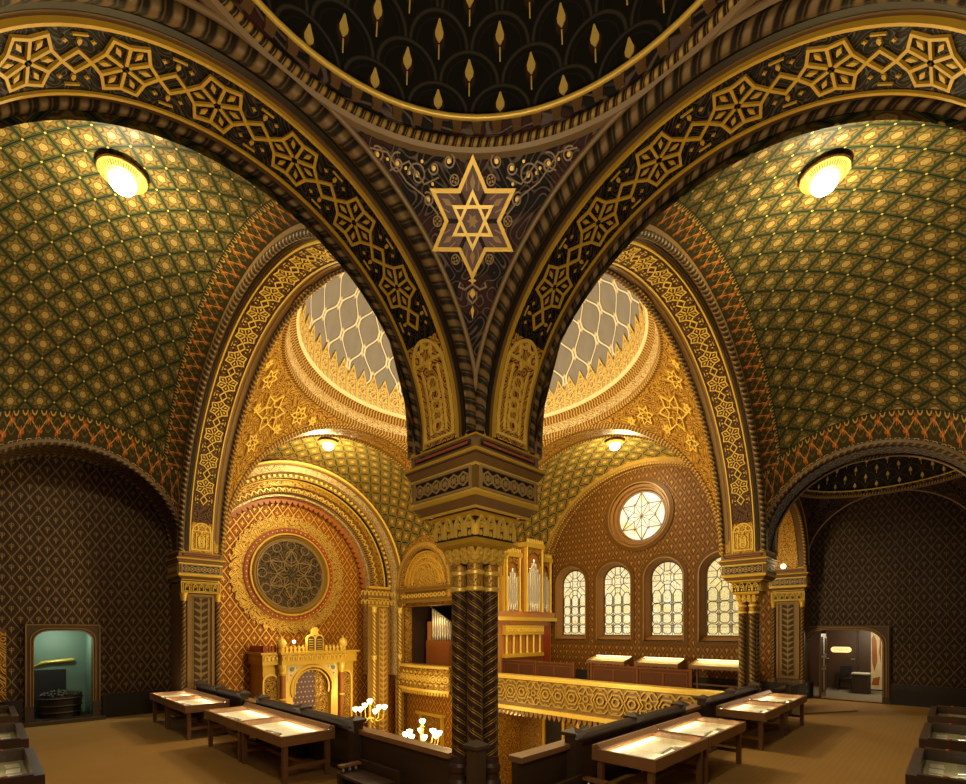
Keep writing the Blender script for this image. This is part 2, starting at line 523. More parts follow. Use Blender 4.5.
plain('tracery', (.26, .165, .06), .45, .3)
plain('bronze_gold', (.46, .28, .04), .42, .25)
plain('bronze', (.36, .235, .085), .45, .2)
plain('reveal', (.27, .115, .022), .5)
plain('flame', (.86, .62, .16), .5, 0., .2, 40.)
plain('rust', (.36, .11, .018), .5, .1)
wood('wood_case', (.27, .135, .058), .38)
wood('wood_organ', (.42, .17, .04))
wood('wood_door', (.085, .042, .022))
emis('lamp', (1, .90, .66), 8.)
emis('bulb', (1, .78, .40), 6.)
emis('striplight', (1, .80, .42), 5.)
emis('sign_lit', (1, .66, .20), .95)
def m_carpet():
    n = noise(obj(), .55, 3); s = noise(obj(), 60, 2)
    u, v = uv()
    st = Sin(v*300.)*.5+.5
    return {'Base Color': mix(n*.6+s*.25+st*.12, (.235, .122, .028), (.41, .235, .060)), 'Roughness': .95}
material('carpet', m_carpet)
def m_pane():
    nt = X.nt
    t = nt.nodes.new('ShaderNodeBsdfTransparent'); t.inputs[0].default_value = (.97, .98, .97, 1)
    g = nt.nodes.new('ShaderNodeBsdfGlossy'); g.inputs['Roughness'].default_value = .03
    ms = nt.nodes.new('ShaderNodeMixShader'); ms.inputs[0].default_value = .05
    nt.links.new(t.outputs[0], ms.inputs[1]); nt.links.new(g.outputs[0], ms.inputs[2])
    nt.links.new(ms.outputs[0], nt.nodes['Material Output'].inputs[0])
    return {}
material('pane', m_pane)
MT = MATS
# ------------------------------------------------------------------ layout (units of A)
W = .13; L = 2.6; S = 1.24
CN, RN, ZN = -.62, .49, .51       # arches of the corner bay
CH, RH, ZH = 1.30, 1.17, .48      # arches of the hall
ZS = .497                         # top of the imposts
def arch(axis, plane, c, r, z0, zs=ZS):
    """u runs along the soffit from one spring to the other, v across it, h inwards"""
    st = z0-zs; tot = 2*st+pi*r
    def f(u, v, h):
        if u < st: a, z = c-(r-h), zs+u
        elif u > tot-st: a, z = c+(r-h), zs+(tot-u)
        else:
            t = (u-st)/r; a, z = c-(r-h)*cos(t), z0+(r-h)*sin(t)
        return (a, plane+v, z) if axis == 'x' else (plane+v, a, z)
    return f, tot, st
def sweep(mp, prof, us, flat=True):
    b = MB(); l = 0.
    for (v0, h0), (v1, h1) in zip(prof, prof[1:]):
        k = sqrt((v1-v0)**2+(h1-h0)**2)
        b.grid(lambda u, t: mp(u, v0+(v1-v0)*t, h0+(h1-h0)*t), us, [0, 1], lambda u, t: (u, l+k*t), True); l += k
    return b
def strip(mp, v0, v1, h, us, uvf=None):
    b = MB()
    b.grid(lambda u, v: mp(u, v, h), us, [v0, v1], uvf or (lambda u, v: (u, v)))
    b.grid(lambda u, k: mp(u, v0, k), us, [0, h], lambda u, k: (u, v0))
    b.grid(lambda u, k: mp(u, v1, k), us, [h, 0], lambda u, k: (u, v1))
    return b
def unit(v): return lambda u, t: (u, (t-v[0])/(v[1]-v[0]))

def rich_arch(label, axis, plane, c, r, z0, gold, ua, flip=1):
    """arch whose soffit carries a band of six-pointed stars; flip = which face looks to the corner dome"""
    mp, tot, st = arch(axis, plane, c, r, z0)
    us = lin(0, tot, 96 if r > 1 else 64)
    t = thing('arch', label, 'arch', ((c-r, plane, ZS) if axis == 'x' else (plane, c-r, ZS)), None, 'structure')
    body = MT['brown_gold' if gold else 'brown']
    V = lambda x: x*flip
    ve = .13 if gold else .102
    sweep(mp, [(V(-.13), -.05), (V(-.13), 0), (V(-.098), 0), (V(-.098), -.006), (V(-.082), -.006), (V(-.082), .004), (V(.074), .004), (V(.074), -.002), (V(.084), -.002), (V(.084), 0), (V(ve), 0), (V(ve), -.05)], us).build('soffit', body, t)
    strip(mp, V(-.096), V(-.084), .004, us).build('groove_band', MT['black'], t)
    bv = (V(-.070), V(.060)); vm = V(-.005)
    strip(mp, bv[0], bv[1], .008, us).build('star_band', MT['arab_star' if not gold else 'arab_band'], t)
    rows = MB(); leaf = MB()
    p = .1545 if r < 1 else .165; n = int((tot-2*ua)/p); n -= n % 2
    R = .054; r2 = .0405
    m3 = lambda u, v, h: mp(u, v, h+.008)
    w = .0055
    for k in range(n):
        u0 = tot/2+(k-(n-1)/2)*p
        s6 = star((u0, vm), R, r2)
        rows.ribbon(s6, w, m3, 0, .004, True, .03)
        for q in range(6):
            a = pi*(q+.5)/3
            rows.ribbon([(u0+.006*cos(a), vm+.006*sin(a)), (u0+r2*cos(a), vm+r2*sin(a))], w, m3, 0, .004)
            a = pi*q/3; d = .033
            leaf.poly([(u0+(d-.011)*cos(a), vm+(d-.011)*sin(a)), (u0+d*cos(a)-.0045*sin(a), vm+d*sin(a)+.0045*cos(a)), (u0+(d+.009)*cos(a), vm+(d+.009)*sin(a)), (u0+d*cos(a)+.0045*sin(a), vm+d*sin(a)-.0045*cos(a))], m3)
        if k < n:
            um = u0+p/2; e = (p/2-R)
            rows.ribbon([(um-e, vm), (um, vm-.020), (um+e, vm), (um, vm+.020)], w, m3, 0, .004, True)
            for sg in (-1, 1):
                c_ = vm+sg*.034
                leaf.poly([(um-.003, c_-.006), (um+.003, c_-.006), (um+.004, c_), (um, c_+.006), (um-.004, c_)], m3)
                leaf.poly([(um-.012, c_+sg*.012), (um+.012, c_+sg*.012), (um+.012, c_+sg*.015), (um-.012, c_+sg*.015)][::sg], m3)
                for dx in (-.022, .022):
                    leaf.poly(star((um+dx, c_-.002), .0045, .002, 4), m3)
    g = MT['gold_light' if gold else 'gold']
    um = tot/2-n/2*p; e = p/2-R
    rows.ribbon([(um-e, vm), (um, vm-.020), (um+e, vm), (um, vm+.020)], w, m3, 0, .004, True)
    rows.build('star_lattice', g, t); leaf.build('leaf_pattern', g, t)
    ed = MB()
    for vv in bv: ed.ribbon([(u, vv) for u in us], .006, m3, -.008, .004)
    ed.build('gilt_border', g, t)
    # gilded foot panels with a cusped head
    for k in (0, 1):
        f = (lambda u: u) if k == 0 else (lambda u: tot-u)
        m4 = lambda u, v, h: mp(f(u), v, h+.009)
        u1 = ua+(.030 if not gold else -.012)
        pn = MB(); pn.grid(lambda u, v: m4(u, v, .002), lin(.001, u1, 12), [bv[0]+.006*flip, bv[1]-.006*flip], lambda u, v: (v, u)); pn.build('foot_panel', MT['arab_red'], t)
        fr = MB()
        vv0, vv1 = sorted((bv[0]+flip*.010, bv[1]-flip*.010)); hw = (vv1-vv0)/2
        fr.ribbon([(.016, vv0), (u1-.05, vv0), (u1-.05, vv1), (.016, vv1)], .007, m4, 0, .006, True)
        for q in (-1, 1): fr.ribbon([(.03, vm+q*hw*.55), (u1-.065, vm+q*hw*.55)], .006, m4, 0, .006)
        fr.ribbon([(u1-.05+.05*max(0, sin(pi*i/12))**.6, vv0+(vv1-vv0)*i/12) for i in range(13)], .008, m4, 0, .006)
        fr.ribbon(star((u1-.035, vm), .03, .017), .006, m4, 0, .007, True)
        for q in range(5):
            uu = .05+q*(u1-.14)/4.6
            fr.ribbon(circ((uu, vm), hw*.32, 10), .005, m4, 0, .007, True)
        fr.build('foot_panel_frame', MT['gold_light'], t)
    for vv, nm in ((V(-.121), .015), (V(ve-.009), .009)):
        b = MB(); b.tube([mp(u, vv, .004) for u in us], nm, 8)
        b.build('rope_moulding', MT['rope_dark'], t)
    return t

# ------------------------------------------------------------------ floor, walls
b = MB()
b.box(-1.30, .0, -1.30, 2.95, -.62, -.55)
b.box(0, 3.9, -1.30, 0., -.62, -.55)
b.box(2.58, 3.9, 0., 2.62, -.62, -.55)
struct(b, 'floor', MT['carpet'], 'ochre brown carpet covering the gallery floor', 'floor')
b = MB(); b.box(-.2, 4.2, -.2, 4.2, -1.85, -1.75)
struct(b, 'floor_hall', MT['wood_organ'], 'wooden floor of the hall far below the gallery', 'floor')

YN = 2.80; XD = 3.76; XW = 3.76; YA = 4.0
niche = roundtop(-.655, .135, -.53, -.005, .075)
b = MB(); b.plate([(-1.30, -.55), (.05, -.55), (.05, 1.25), (-1.30, 1.25)], [niche], ply(YN))
struct(b, 'wall_niche', MT['diaper_dark'], 'dark brown stencilled wall with the lit green niche', 'wall')
door = roundtop(-.345, .235, -.55, .0, .13)
b = MB(); b.plate([(-1.30, -.55), (.05, -.55), (.05, 1.25), (-1.30, 1.25)], [door], plx(XD), .05)
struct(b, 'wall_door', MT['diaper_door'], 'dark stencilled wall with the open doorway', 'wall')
WY = [2.155, 1.62, 1.082, .545]
wins = [archpts(y, .205, -.11, .52, 16) for y in WY]
rose = circ((1.345, 1.18), .33, 40)
b = MB(); b.plate([(-.05, -.55), (2.62, -.55), (2.62, 1.9), (-.05, 1.9)], wins+[rose], plx(XW), .0)
struct(b, 'wall_windows', MT['redwall'], 'red brown stencilled wall with four arched windows and a round one', 'wall')
b = MB(); b.plate([(.0, -1.75), (2.62, -1.75), (2.62, 1.9), (.0, 1.9)], [], ply(YA))
struct(b, 'wall_ark', MT['goldwall'], 'glowing golden lattice wall behind the ark', 'wall')
b = MB(); b.box(-1.30, -1.24, -1.30, 2.86, -.55, 2.0)
struct(b, 'wall_outer', MT['diaper_dark'], 'dark stencilled outer wall along the niche side cases', 'wall')
b = MB(); b.box(-1.24, 3.8, -1.30, -1.24, -.55, 2.0)
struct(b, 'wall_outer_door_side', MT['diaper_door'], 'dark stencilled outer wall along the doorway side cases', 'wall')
# wall between ark arm and organ bay, with an opening
op = roundtop(3.155, .40, -.38, .27, .02)
b = MB(); b.plate([(2.5, -.66), (4.02, -.66), (4.02, 1.9), (2.5, 1.9)], [op], plx(2.47), .10)
struct(b, 'wall_organ', MT['arab_gold'], 'gilded side wall of the ark arm with the organ opening', 'wall')
b = MB(); b.plate([(2.5, -.55), (3.8, -.55), (3.8, 1.9), (2.5, 1.9)], [], ply(2.50))
struct(b, 'wall_organ_back', MT['goldwall'], 'golden wall behind the window side organ case', 'wall')
b = MB(); b.box(2.57, 3.5, 3.62, 3.66, -.6, .7); b.box(3.46, 3.5, 2.6, 3.62, -.6, .7); b.box(2.5, 3.5, 2.56, 2.6, -.6, .7)
struct(b, 'wall_organ_chamber', MT['leatherdark'], 'dark chamber behind the corner organ pipes', 'wall')
b = MB(); b.plate([(2.40, -1.75), (4.0, -1.75), (4.0, -.66), (2.40, -.66)], [], plx(2.55))
struct(b, 'wall_lower_ark_side', MT['goldwall'], 'golden lattice wall under the organ balcony', 'wall')
b = MB(); b.plate([(-.2, -1.75), (2.62, -1.75), (2.62, -.6), (-.2, -.6)], [], plx(3.30))
struct(b, 'wall_lower_window_side', MT['arab_brown'], 'gold brown wall deep under the window gallery', 'wall')
b = MB(); b.plate([(2.56, -1.75), (3.4, -1.75), (3.4, -.64), (2.56, -.64)], [], ply(2.49))
struct(b, 'wall_lower_organ_side', MT['arab_gold'], 'gold textured lower wall under the organ case', 'wall')
# dado boards
for nm, f, lab in (('baseboard_niche', lambda b: (b.box(-1.24, -.84, 2.785, 2.80, -.55, -.40), b.box(-.47, -.13, 2.785, 2.80, -.55, -.40)), 'plain dark dado board under the niche wall'),
              ('baseboard_door', lambda b: (b.box(3.745, 3.76, -1.24, -.62, -.55, -.40), b.box(3.745, 3.76, -.075, .0, -.55, -.40)), 'plain dark dado board beside the doorway'),
              ('baseboard_windows', lambda b: b.box(3.745, 3.76, 0, 2.5, -.55, -.44), 'dark dado board under the arched windows')):
    b = MB(); f(b); struct(b, nm, MT['dado'], lab, 'baseboard')

# ------------------------------------------------------------------ vaults
def sail(cx, cy, R, z0, x0, x1, y0, y1, n, name, label, borders, mat='vault', fl='floral'):
    f = lambda dx, dy: (cx+dx, cy+dy, z0+sqrt(max(0, R*R-dx*dx-dy*dy)))
    def uvf(dx, dy): return (asin(max(-1, min(1, dx/R))), asin(max(-1, min(1, dy/R))))
    b = MB(); b.grid(f, lin(x0, x1, n), lin(y0, y1, n), uvf)
    o = struct(b, name, MT[mat], label, 'vault')
    k = (R-.004)/R
    g = lambda dx, dy: (cx+dx, cy+dy, z0-.0045+sqrt(max(0, R*R-dx*dx-dy*dy)))
    for ax, d, wd in borders:
        sg = 1 if d > 0 else -1
        b = MB(); N = 60
        for i in range(N):
            if ax == 'x':   # strip along the arch in a plane of constant dx
                lim = sqrt(max(.01, R*R-d*d)); lo, hi = max(y0, -lim), min(y1, lim)
                ts = [lo+(hi-lo)*(i+j)/N for j in (0, 1)]
                P = lambda t, q: g(d-sg*wd*q, t)
                A_ = lambda t: asin(max(-1, min(1, t/lim)))*lim
            else:
                lim = sqrt(max(.01, R*R-d*d)); lo, hi = max(x0, -lim), min(x1, lim)
                ts = [lo+(hi-lo)*(i+j)/N for j in (0, 1)]
                P = lambda t, q: g(t, d-sg*wd*q)
                A_ = lambda t: asin(max(-1, min(1, t/lim)))*lim
            b.face([P(ts[0], 0), P(ts[1], 0), P(ts[1], 1), P(ts[0], 1)], [(A_(ts[0]), 0), (A_(ts[1]), 0), (A_(ts[1]), 1), (A_(ts[0]), 1)], True)
        b.build('floral_border', MT[fl], o)
    return o
sail(CN, CH, 1.30, ZH, -.62, .53, -1.205, 1.178, 56, 'ceiling_niche_arm', 'green lattice vault with star stencils toward the niche wall', [('x', .495, .105), ('y', 1.172, .075)])
sail(CH, CN, 1.30, ZH, -1.205, 1.178, -.62, .53, 56, 'ceiling_door_arm', 'green lattice vault with star stencils toward the doorway wall', [('y', .495, .105), ('x', 1.172, .075)])
sail(CH, 3.20, 1.30, ZH, -1.22, 1.22, -.46, .53, 48, 'ceiling_ark_arm', 'small bright green lattice vault above the ark', [('y', .49, .07)], 'vault_lit', 'floral_gold')
sail(3.20, CH, 1.30, ZH, -.46, .56, -1.22, 1.22, 48, 'ceiling_window_arm', 'small bright green lattice vault above the arched windows', [('x', .53, .07)], 'vault_lit', 'floral_gold')

# ------------------------------------------------------------------ arches
rich_arch('dark arch with golden star band on the niche side of the corner dome', 'x', 0, CN, RN, ZN, False, .235)
rich_arch('dark arch with golden star band on the doorway side of the corner dome', 'y', 0, CN, RN, ZN, False, .235)
rich_arch('great golden star arch opening from the niche arm into the hall', 'y', 0, CH, RH, ZH-.0, True, .20, 1)
rich_arch('great golden star arch opening from the doorway arm into the hall', 'x', 0, CH, RH, ZH-.0, True, .20, 1)
def plain_arch(label, axis, plane, c, r, z0, mats, w=W, face=1, zs=ZS):
    mp, tot, st = arch(axis, plane, c, r, z0, zs)
    us = lin(0, tot, 72)
    t = thing('arch', label, 'arch', ((c-r, plane, zs) if axis == 'x' else (plane, c-r, zs)), None, 'structure')
    sweep(mp, [(-w, -.07), (-w, 0), (w, 0), (w, -.07)], us).build('soffit', MT[mats[0]], t)
    strip(mp, -w*.55, w*.55, .006, us).build('soffit_band', MT[mats[1]], t)
    for q in (-1, 1):
        b = MB(); b.tube([mp(u, q*(w-.008), .004) for u in us], .010, 8); b.build('rope_moulding', MT[mats[2]], t)
        b = MB(); b.grid(lambda u, h: mp(u, q*(w+.003), h), us, [-.058, -.016], lambda u, h: (u, (h+.058)/.042)); b.build('face_band', MT[mats[3]], t)
    return t
plain_arch('golden arch between the hall and the ark arm', 'x', L, CH, RH, ZH, ('ochre', 'arab_gold', 'rope_gold', 'arab_fine'))
plain_arch('golden arch between the hall and the window gallery', 'y', L, CH, RH, ZH, ('ochre', 'arab_gold', 'rope_gold', 'arab_fine'))
plain_arch('dark arch framing the stencilled niche wall', 'x', L, CN, .515, ZN, ('brown', 'diaper_dark', 'rope_dark', 'floral'))
plain_arch('dark arch before the small dome near the doorway', 'y', L, CN, .515, ZN, ('brown', 'diaper_dark', 'rope_dark', 'floral'))
plain_arch('short arch between the two piers beside the doorway', 'x', 0, 3.18, .44, ZN, ('brown', 'arab_red', 'rope_gold', 'floral'))
plain_arch('shallow dark arch over the doorway wall', 'y', 3.75, CN, RN+.03, ZN, ('brown', 'arab_dark', 'rope_dark', 'arab_dark'), .05)
plain_arch('golden rim arch around the window wall', 'y', 3.70, CH, RH, ZH, ('ochre', 'arab_gold', 'rope_gold', 'arab_fine'), .05)
plain_arch('small gilded blind arch above the organ opening', 'y', 2.45, 3.17, .40, .50, ('ochre', 'arab_fine', 'rope_gold', 'arab_fine'), .04, 1, .34)
plain_arch('small gilded blind arch behind the tall organ case', 'x', 2.47, 3.17, .40, .50, ('ochre', 'arab_fine', 'rope_gold', 'arab_fine'), .04, 1, .34)

# ------------------------------------------------------------------ pendentives and domes
def pendentive(cx, cy, R, z0, half, rr, quad, name, label, mat, frame, fr_w, kind='structure'):
    """spherical triangle between two arch faces and the ring"""
    sx, sy = quad
    ztop = sqrt(R*R-rr*rr); N = 26; K = 24
    def P(t, q, h=0.):
        z = ztop*t; rho = sqrt(R*R-z*z)
        a0 = acos(min(1, half/rho)); a1 = pi/2-a0
        a = a0+(a1-a0)*q; k = (R-h)/R
        return (cx+sx*rho*cos(a)*k, cy+sy*rho*sin(a)*k, z0+z*k)
    b = MB()
    b.grid(lambda t, q: P(t, q), lin(0, 1, N), lin(0, 1, K), lambda t, q: ((q-.5)*sqrt(R*R-(ztop*t)**2)*(pi/2-2*acos(min(1, half/sqrt(R*R-(ztop*t)**2)))), R*asin(ztop*t/R)))
    o = b.build(name, MT[mat]); tag(o, label, 'pendentive', None, kind)
    fb = MB()
    for e in (0, 1):
        fb.tube([P(t, e*1.0, .002) for t in lin(.02, 1, 40)], fr_w, 6)
    fb.build('edge_border', MT[frame], o)
    return o, P
RC = .70
def corner_dome(cx, cy, label, scales, flames, front):
    t = thing('dome', label, 'dome', (cx, cy, 1.0), None, 'structure')
    rr = .49; zr = ZN+sqrt(RC*RC-rr*rr)
    b = MB(); b.lathe([(.505, zr-.012), (.488, zr-.012), (.482, zr-.006), (.486, zr-.002)], cx, cy, 72); b.build('base_border', MT['taupe'], t)
    b = MB(); b.tube([(cx+.482*cos(a), cy+.482*sin(a), zr+.003) for a in lin(0, 2*pi, 96)], .009, 8); b.build('rope_moulding', MT['rope_fine'], t)
    b = MB(); b.lathe([(.488, zr+.004), (.479, zr+.008), (.474, zr+.010), (.474, zr+.012), (.462, zr+.026), (.454, zr+.027)], cx, cy, 72); b.build('cornice_ring', MT['arab_dark'], t)
    cb = MB()
    for k in range(72):
        a = 2*pi*k/72
        for s_ in (1,):
            ca, sa = cos(a), sin(a); r0 = .470
            pm = lambda u, v, h: (cx+(r0-h-v*.35)*ca-u*sa, cy+(r0-h-v*.35)*sa+u*ca, zr+.011+v)
            cb.poly([(-.008, .0), (.008, .0), (.011, .014), (-.011, .014)], pm, 0, .008)
    cb.build('bracket_frieze_pattern', MT['brown'], t)
    b = MB(); b.tube([(cx+.455*cos(a), cy+.455*sin(a), zr+.028) for a in lin(0, 2*pi, 96)], .0055, 6); b.build('gilt_rim', MT['gold_light'], t)
    rd = .47; zd = zr+.018
    def D(u, v, h):      # u turns 0..1, v polar angle from the rim
        r_ = rd-h; return (cx+r_*cos(u*2*pi)*cos(v), cy+r_*sin(u*2*pi)*cos(v), zd+r_*sin(v)*1.05)
    b = MB(); b.grid(lambda u, v: D(u, v, 0), lin(0, 1, 96), lin(0, pi/2*.985, 30)); b.build('scale_shell', MT[scales], t)
    fb = MB()
    for row in range(-1, 9):
        v0 = (row+.85)/8.6
        if v0 < .03: continue
        if v0 > 1.15: break
        for k in range(23):
            u0 = (k+.5-((row*.5) % 1))/23
            pm = lambda u, v, h: D(u0+u/(2*pi*rd*max(.25, cos(v0))), v0+v/rd, h)
            q = max(.45, cos(v0))*.84
            if flames > 1 and abs(((u0*360-225+540) % 360)-180) > 100: continue
            fb.poly([(x*q, y*.80) for x, y in [(-.0015, -.018), (.0015, -.018), (.0095, -.008), (.0105, .0), (.007, .009), (.0015, .024), (-.0015, .024), (-.007, .009), (-.0105, .0), (-.0095, -.008)]], pm, 0, .003)
            fb.poly([(-.0012, -.040), (.0012, -.040), (.0012, -.018), (-.0012, -.018)], pm, 0, .002)
    fb.build('gilded_flame_pattern', MT['flame'], t)
    return t
corner_dome(CN, CN, 'black corner dome covered with scales and golden flames', 'scales', 1, True)
corner_dome(3.18, CN, 'small dark scaled dome in the bay before the doorway', 'scales_small', 1, False)

PL = {}
for quad, lab in (((1, 1), 'dark corner pendentive bearing the large golden six-pointed star'), ((-1, 1), 'dark pendentive of the corner dome on the niche side'), ((1, -1), 'dark pendentive of the corner dome on the doorway side'), ((-1, -1), 'dark pendentive of the corner dome above the outer corner')):
    o, P = pendentive(CN, CN, RC, ZN-.0, .487, .49, quad, 'pendentive', lab, 'arab_dark', 'taupe', .0065); PL[quad] = o
for quad in ((1, 1), (1, -1), (-1, 1), (-1, -1)):
    pendentive(3.18, CN, RC, ZN, .487, .49, quad, 'pendentive', {(1, 1): 'far dark pendentive of the doorway bay beside the window gallery', (1, -1): 'far dark pendentive of the doorway bay at the outer wall', (-1, 1): 'near dark pendentive of the doorway bay above the free pier', (-1, -1): 'near dark pendentive of the doorway bay at the outer wall'}[quad], 'arab_dark', 'taupe', .006)
# the star: strap-work mapped on the sphere from its centre
o = PL[(1, 1)]
dirc = Vector((.567*.7071-.006, .567*.7071+.006, sqrt(RC*RC-.567*.567))).normalized()
ex = Vector((1, -1, 0)).normalized(); ey = dirc.cross(ex); ey = ey if ey.z > 0 else -ey
KS = .735
def gs(u, v, h):
    d = (dirc*RC+(ex*u+ey*v)*KS).normalized()*(RC-.002-h)
    return (CN+d.x, CN+d.y, ZN+d.z)
R1 = .140
b = MB(); b.poly(star((0, 0), R1, R1*.577, 6, pi/2), gs, 0, .003); b.build('star_field', MT['maroon'], o)
b = MB(); b.ribbon(star((0, 0), R1, R1*.577, 6, pi/2), .0108, gs, 0, .010, True, .03)
b.build('large_star', MT['gold'], o)
b = MB()
R2 = .066
for k in (0, 1):
    b.ribbon([(R2*cos(pi/2+k*pi+2*pi*i/3), R2*sin(pi/2+k*pi+2*pi*i/3)) for i in range(3)], .0085, lambda u, v, h: gs(u, v, h), .003, .011+k*.002, True, .03)
b.build('small_star', MT['gold_light'], o)
b = MB()
for k in range(6):
    a = pi/3*k
    b.ribbon([(.042*cos(a), .042*sin(a)), (R1*.577*cos(a), R1*.577*sin(a))], .011, gs, .003, .008)
b.build('spoke_bars', MT['rope_fine'], o)
b = MB()
for k in range(6):
    a = pi/6+pi/3*k
    c, s_ = cos(a), sin(a); d = .088
    T2 = lambda x, y: (x*c-y*s_, x*s_+y*c)
    b.poly([T2(d-.020, 0), T2(d, .008), T2(d+.020, 0), T2(d, -.008)], gs, .003, .006)
    b.ribbon([T2(d+.03, -.012), T2(d+.012, -.02), T2(d-.018, -.017)], .003, gs, .003, .005)
    b.ribbon([T2(d+.03, .012), T2(d+.012, .02), T2(d-.018, .017)], .003, gs, .003, .005)
    a = pi/3*k; c, s_ = cos(a), sin(a); d = R1*.577+.028
    b.ribbon(circ(T2(d, 0), .0125, 12), .003, gs, 0, .004, True)
    for i in range(4): b.poly(circ(T2(d+.006*cos(i*pi/2), .006*sin(i*pi/2)), .0032, 6), gs, 0, .004)
    for q in (-1, 1): b.poly([T2(d-.030, q*.012), T2(d-.014, q*.020), T2(d-.004, q*.022), T2(d-.016, q*.013)][::q], gs, 0, .004)
b.poly(star((0, 0), .019, .010, 6), gs, .003, .007)
b.build('leaf_ornament_pattern', MT['ochre'], o)
# scroll work in the upper wings and the lower tip
b = MB(); g2 = MB()
def spiral(c, r0, r1, a0, turns, n=22):
    return [(c[0]+(r0+(r1-r0)*i/n)*cos(a0+turns*2*pi*i/n), c[1]+(r0+(r1-r0)*i/n)*sin(a0+turns*2*pi*i/n)) for i in range(n+1)]
for sx in (-1, 1):
    mm = lambda u, v, h, sx=sx: gs(u*sx, v, h)
    for c, r, a0, tn in (((.165, .105), .030, 0, 1.4), ((.225, .130), .026, 2, -1.3), ((.135, .050), .018, 1, 1.3), ((.285, .150), .020, 1, 1.2), ((.07, .135), .018, 2, 1.3), ((.115, .12), .016, 0, -1.2)):
        b.ribbon(spiral(c, r, .005, a0, tn), .0042, mm, 0, .004)
        g2.poly(circ(c, .006, 8), mm, 0, .004)
    b.ribbon([(.105, .015), (.15, .06), (.20, .09), (.255, .155), (.31, .165)], .004, mm, 0, .004)
    b.ribbon([(.10, .10), (.145, .085), (.19, .135), (.25, .115)], .004, mm, 0, .004)
    for c in ((.19, .11), (.20, .12), (.255, .140), (.15, .135), (.12, .085)): g2.poly(circ(c, .0045, 6), mm, 0, .004)
    b.ribbon([(.0, -.16), (.025, -.175), (.045, -.168), (.04, -.155)], .005, mm, 0, .004)
    b.ribbon([(.0, -.215), (.014, -.20), (.014, -.185), (.0, -.175)], .005, mm, 0, .004)
g2.poly([(0, -.262), (.006, -.235), (0, -.222), (-.006, -.235)], gs, 0, .004)
g2.poly([(0, -.20), (.010, -.188), (0, -.172), (-.010, -.188)], gs, 0, .004)
g2.poly(star((0, -.150), .014, .006, 4), gs, 0, .004)
b.build('scroll_ornament_pattern', MT['taupe'], o); g2.build('bud_ornament_pattern', MT['gold'], o)

# main dome
RM = 1.66; rm = 1.165; zm = ZH+sqrt(RM*RM-rm*rm)
t = thing('dome', 'great pale dome with silvery net pattern over the hall', 'dome', (CH, CH, zm), None, 'structure')
b = MB(); b.lathe([(1.20, zm-.02), (1.165, zm-.02), (1.155, zm), (1.155, zm+.02)], CH, CH, 120, ku=7.3); b.build('lower_ring', MT['rope_gold'], t)
b = MB(); b.lathe([(1.155, zm+.02), (1.15, zm+.075), (1.135, zm+.085)], CH, CH, 120, ku=7.3); b.build('inscribed_ring', MT['arab_cream'], t)
b = MB(); b.lathe([(1.135, zm+.085), (1.12, zm+.10), (1.12, zm+.125), (1.10, zm+.14)], CH, CH, 120, ku=7.3); b.build('terracotta_ring', MT['rope_gold'], t)
b = MB(); b.lathe([(1.10, zm+.14), (1.085, zm+.150), (1.085, zm+.165)], CH, CH, 120); b.build('white_ring', MT['cream'], t)
rd = 1.10; zd = zm+.15
def DM(u, v, h=0.):
    r_ = rd-h; return (CH+r_*cos(u*2*pi)*cos(v), CH+r_*sin(u*2*pi)*cos(v), zd+r_*1.05*sin(v))
b = MB(); b.grid(DM, lin(0, 1, 120), lin(0, pi/2*.98, 40)); b.build('net_shell', MT['maindome'], t)
b = MB()
NC = 64
for k in range(NC):
    u0 = (k+.5)/NC
    pm = lambda u, v, h: DM(u0+u/(2*pi*rd), v/rd, h)
    d = .054
    b.poly([(-d, 0), (d, 0), (d, .14), (d*.72, .175), (d*.45, .18), (d*.30, .205), (0, .245), (-d*.30, .205), (-d*.45, .18), (-d*.72, .175), (-d, .14)], pm, 0, .006, True)
b.build('cresting_frieze_pattern', MT['arab_cream'], t)
b = MB()
for k in range(NC):
    u0 = (k+.5)/NC
    pm = lambda u, v, h: DM(u0+u/(2*pi*rd), v/rd, h)
    d = .048
    b.ribbon([(-d, .01), (-d, .13), (-d*.6, .17), (0, .23), (d*.6, .17), (d, .13), (d, .01)], .008, pm, .006, .012)
    b.ribbon(circ((0, .095), .026, 10), .007, pm, .006, .012, True); b.ribbon(circ((0, .158), .020, 8), .006, pm, .006, .012, True)
    b.poly([(-.012, .03), (0, .015), (.012, .03), (0, .06)], pm, .006, .012)
b.build('cresting_ornament_pattern', MT['gold_light'], t)
for quad, lab in (((1, 1), 'golden pendentive of the great dome above the organ corner'), ((-1, 1), 'golden pendentive of the great dome at the ark corner'), ((1, -1), 'golden pendentive of the great dome at the window corner'), ((-1, -1), 'golden pendentive of the great dome above the corner column')):
    o, P = pendentive(CH, CH, RM, ZH, 1.165, 1.165, quad, 'pendentive', lab, 'arab_gold', 'rope_gold', .012)
    if quad in ((-1, 1), (1, -1)):
        b = MB()
        c0 = Vector(P(.80, .5))-Vector((CH, CH, ZH)); c0.normalize()
        e1 = Vector((0, 0, 1)).cross(c0).normalized(); e2 = c0.cross(e1)
        def pp(u, v, h):
            q = (c0*RM+e1*u+e2*v).normalized()*(RM-.002-h)
            return (CH+q.x, CH+q.y, ZH+q.z)
        for x, y, r_ in ((0, .03, .14), (.26, .165, .075), (-.26, .165, .075), (0, -.21, .065), (.41, .215, .035), (-.41, .215, .035), (.16, -.02, .035), (-.16, -.02, .035)):
            b.ribbon(star((x, y), r_, r_*.577, 6, pi/2), .010, pp, 0, .012, True)
            b.ribbon(star((x, y), r_*.55, r_*.30, 6, 0), .007, pp, 0, .012, True)
        b.build('strap_ornament_pattern', MT['gold_light'], o)

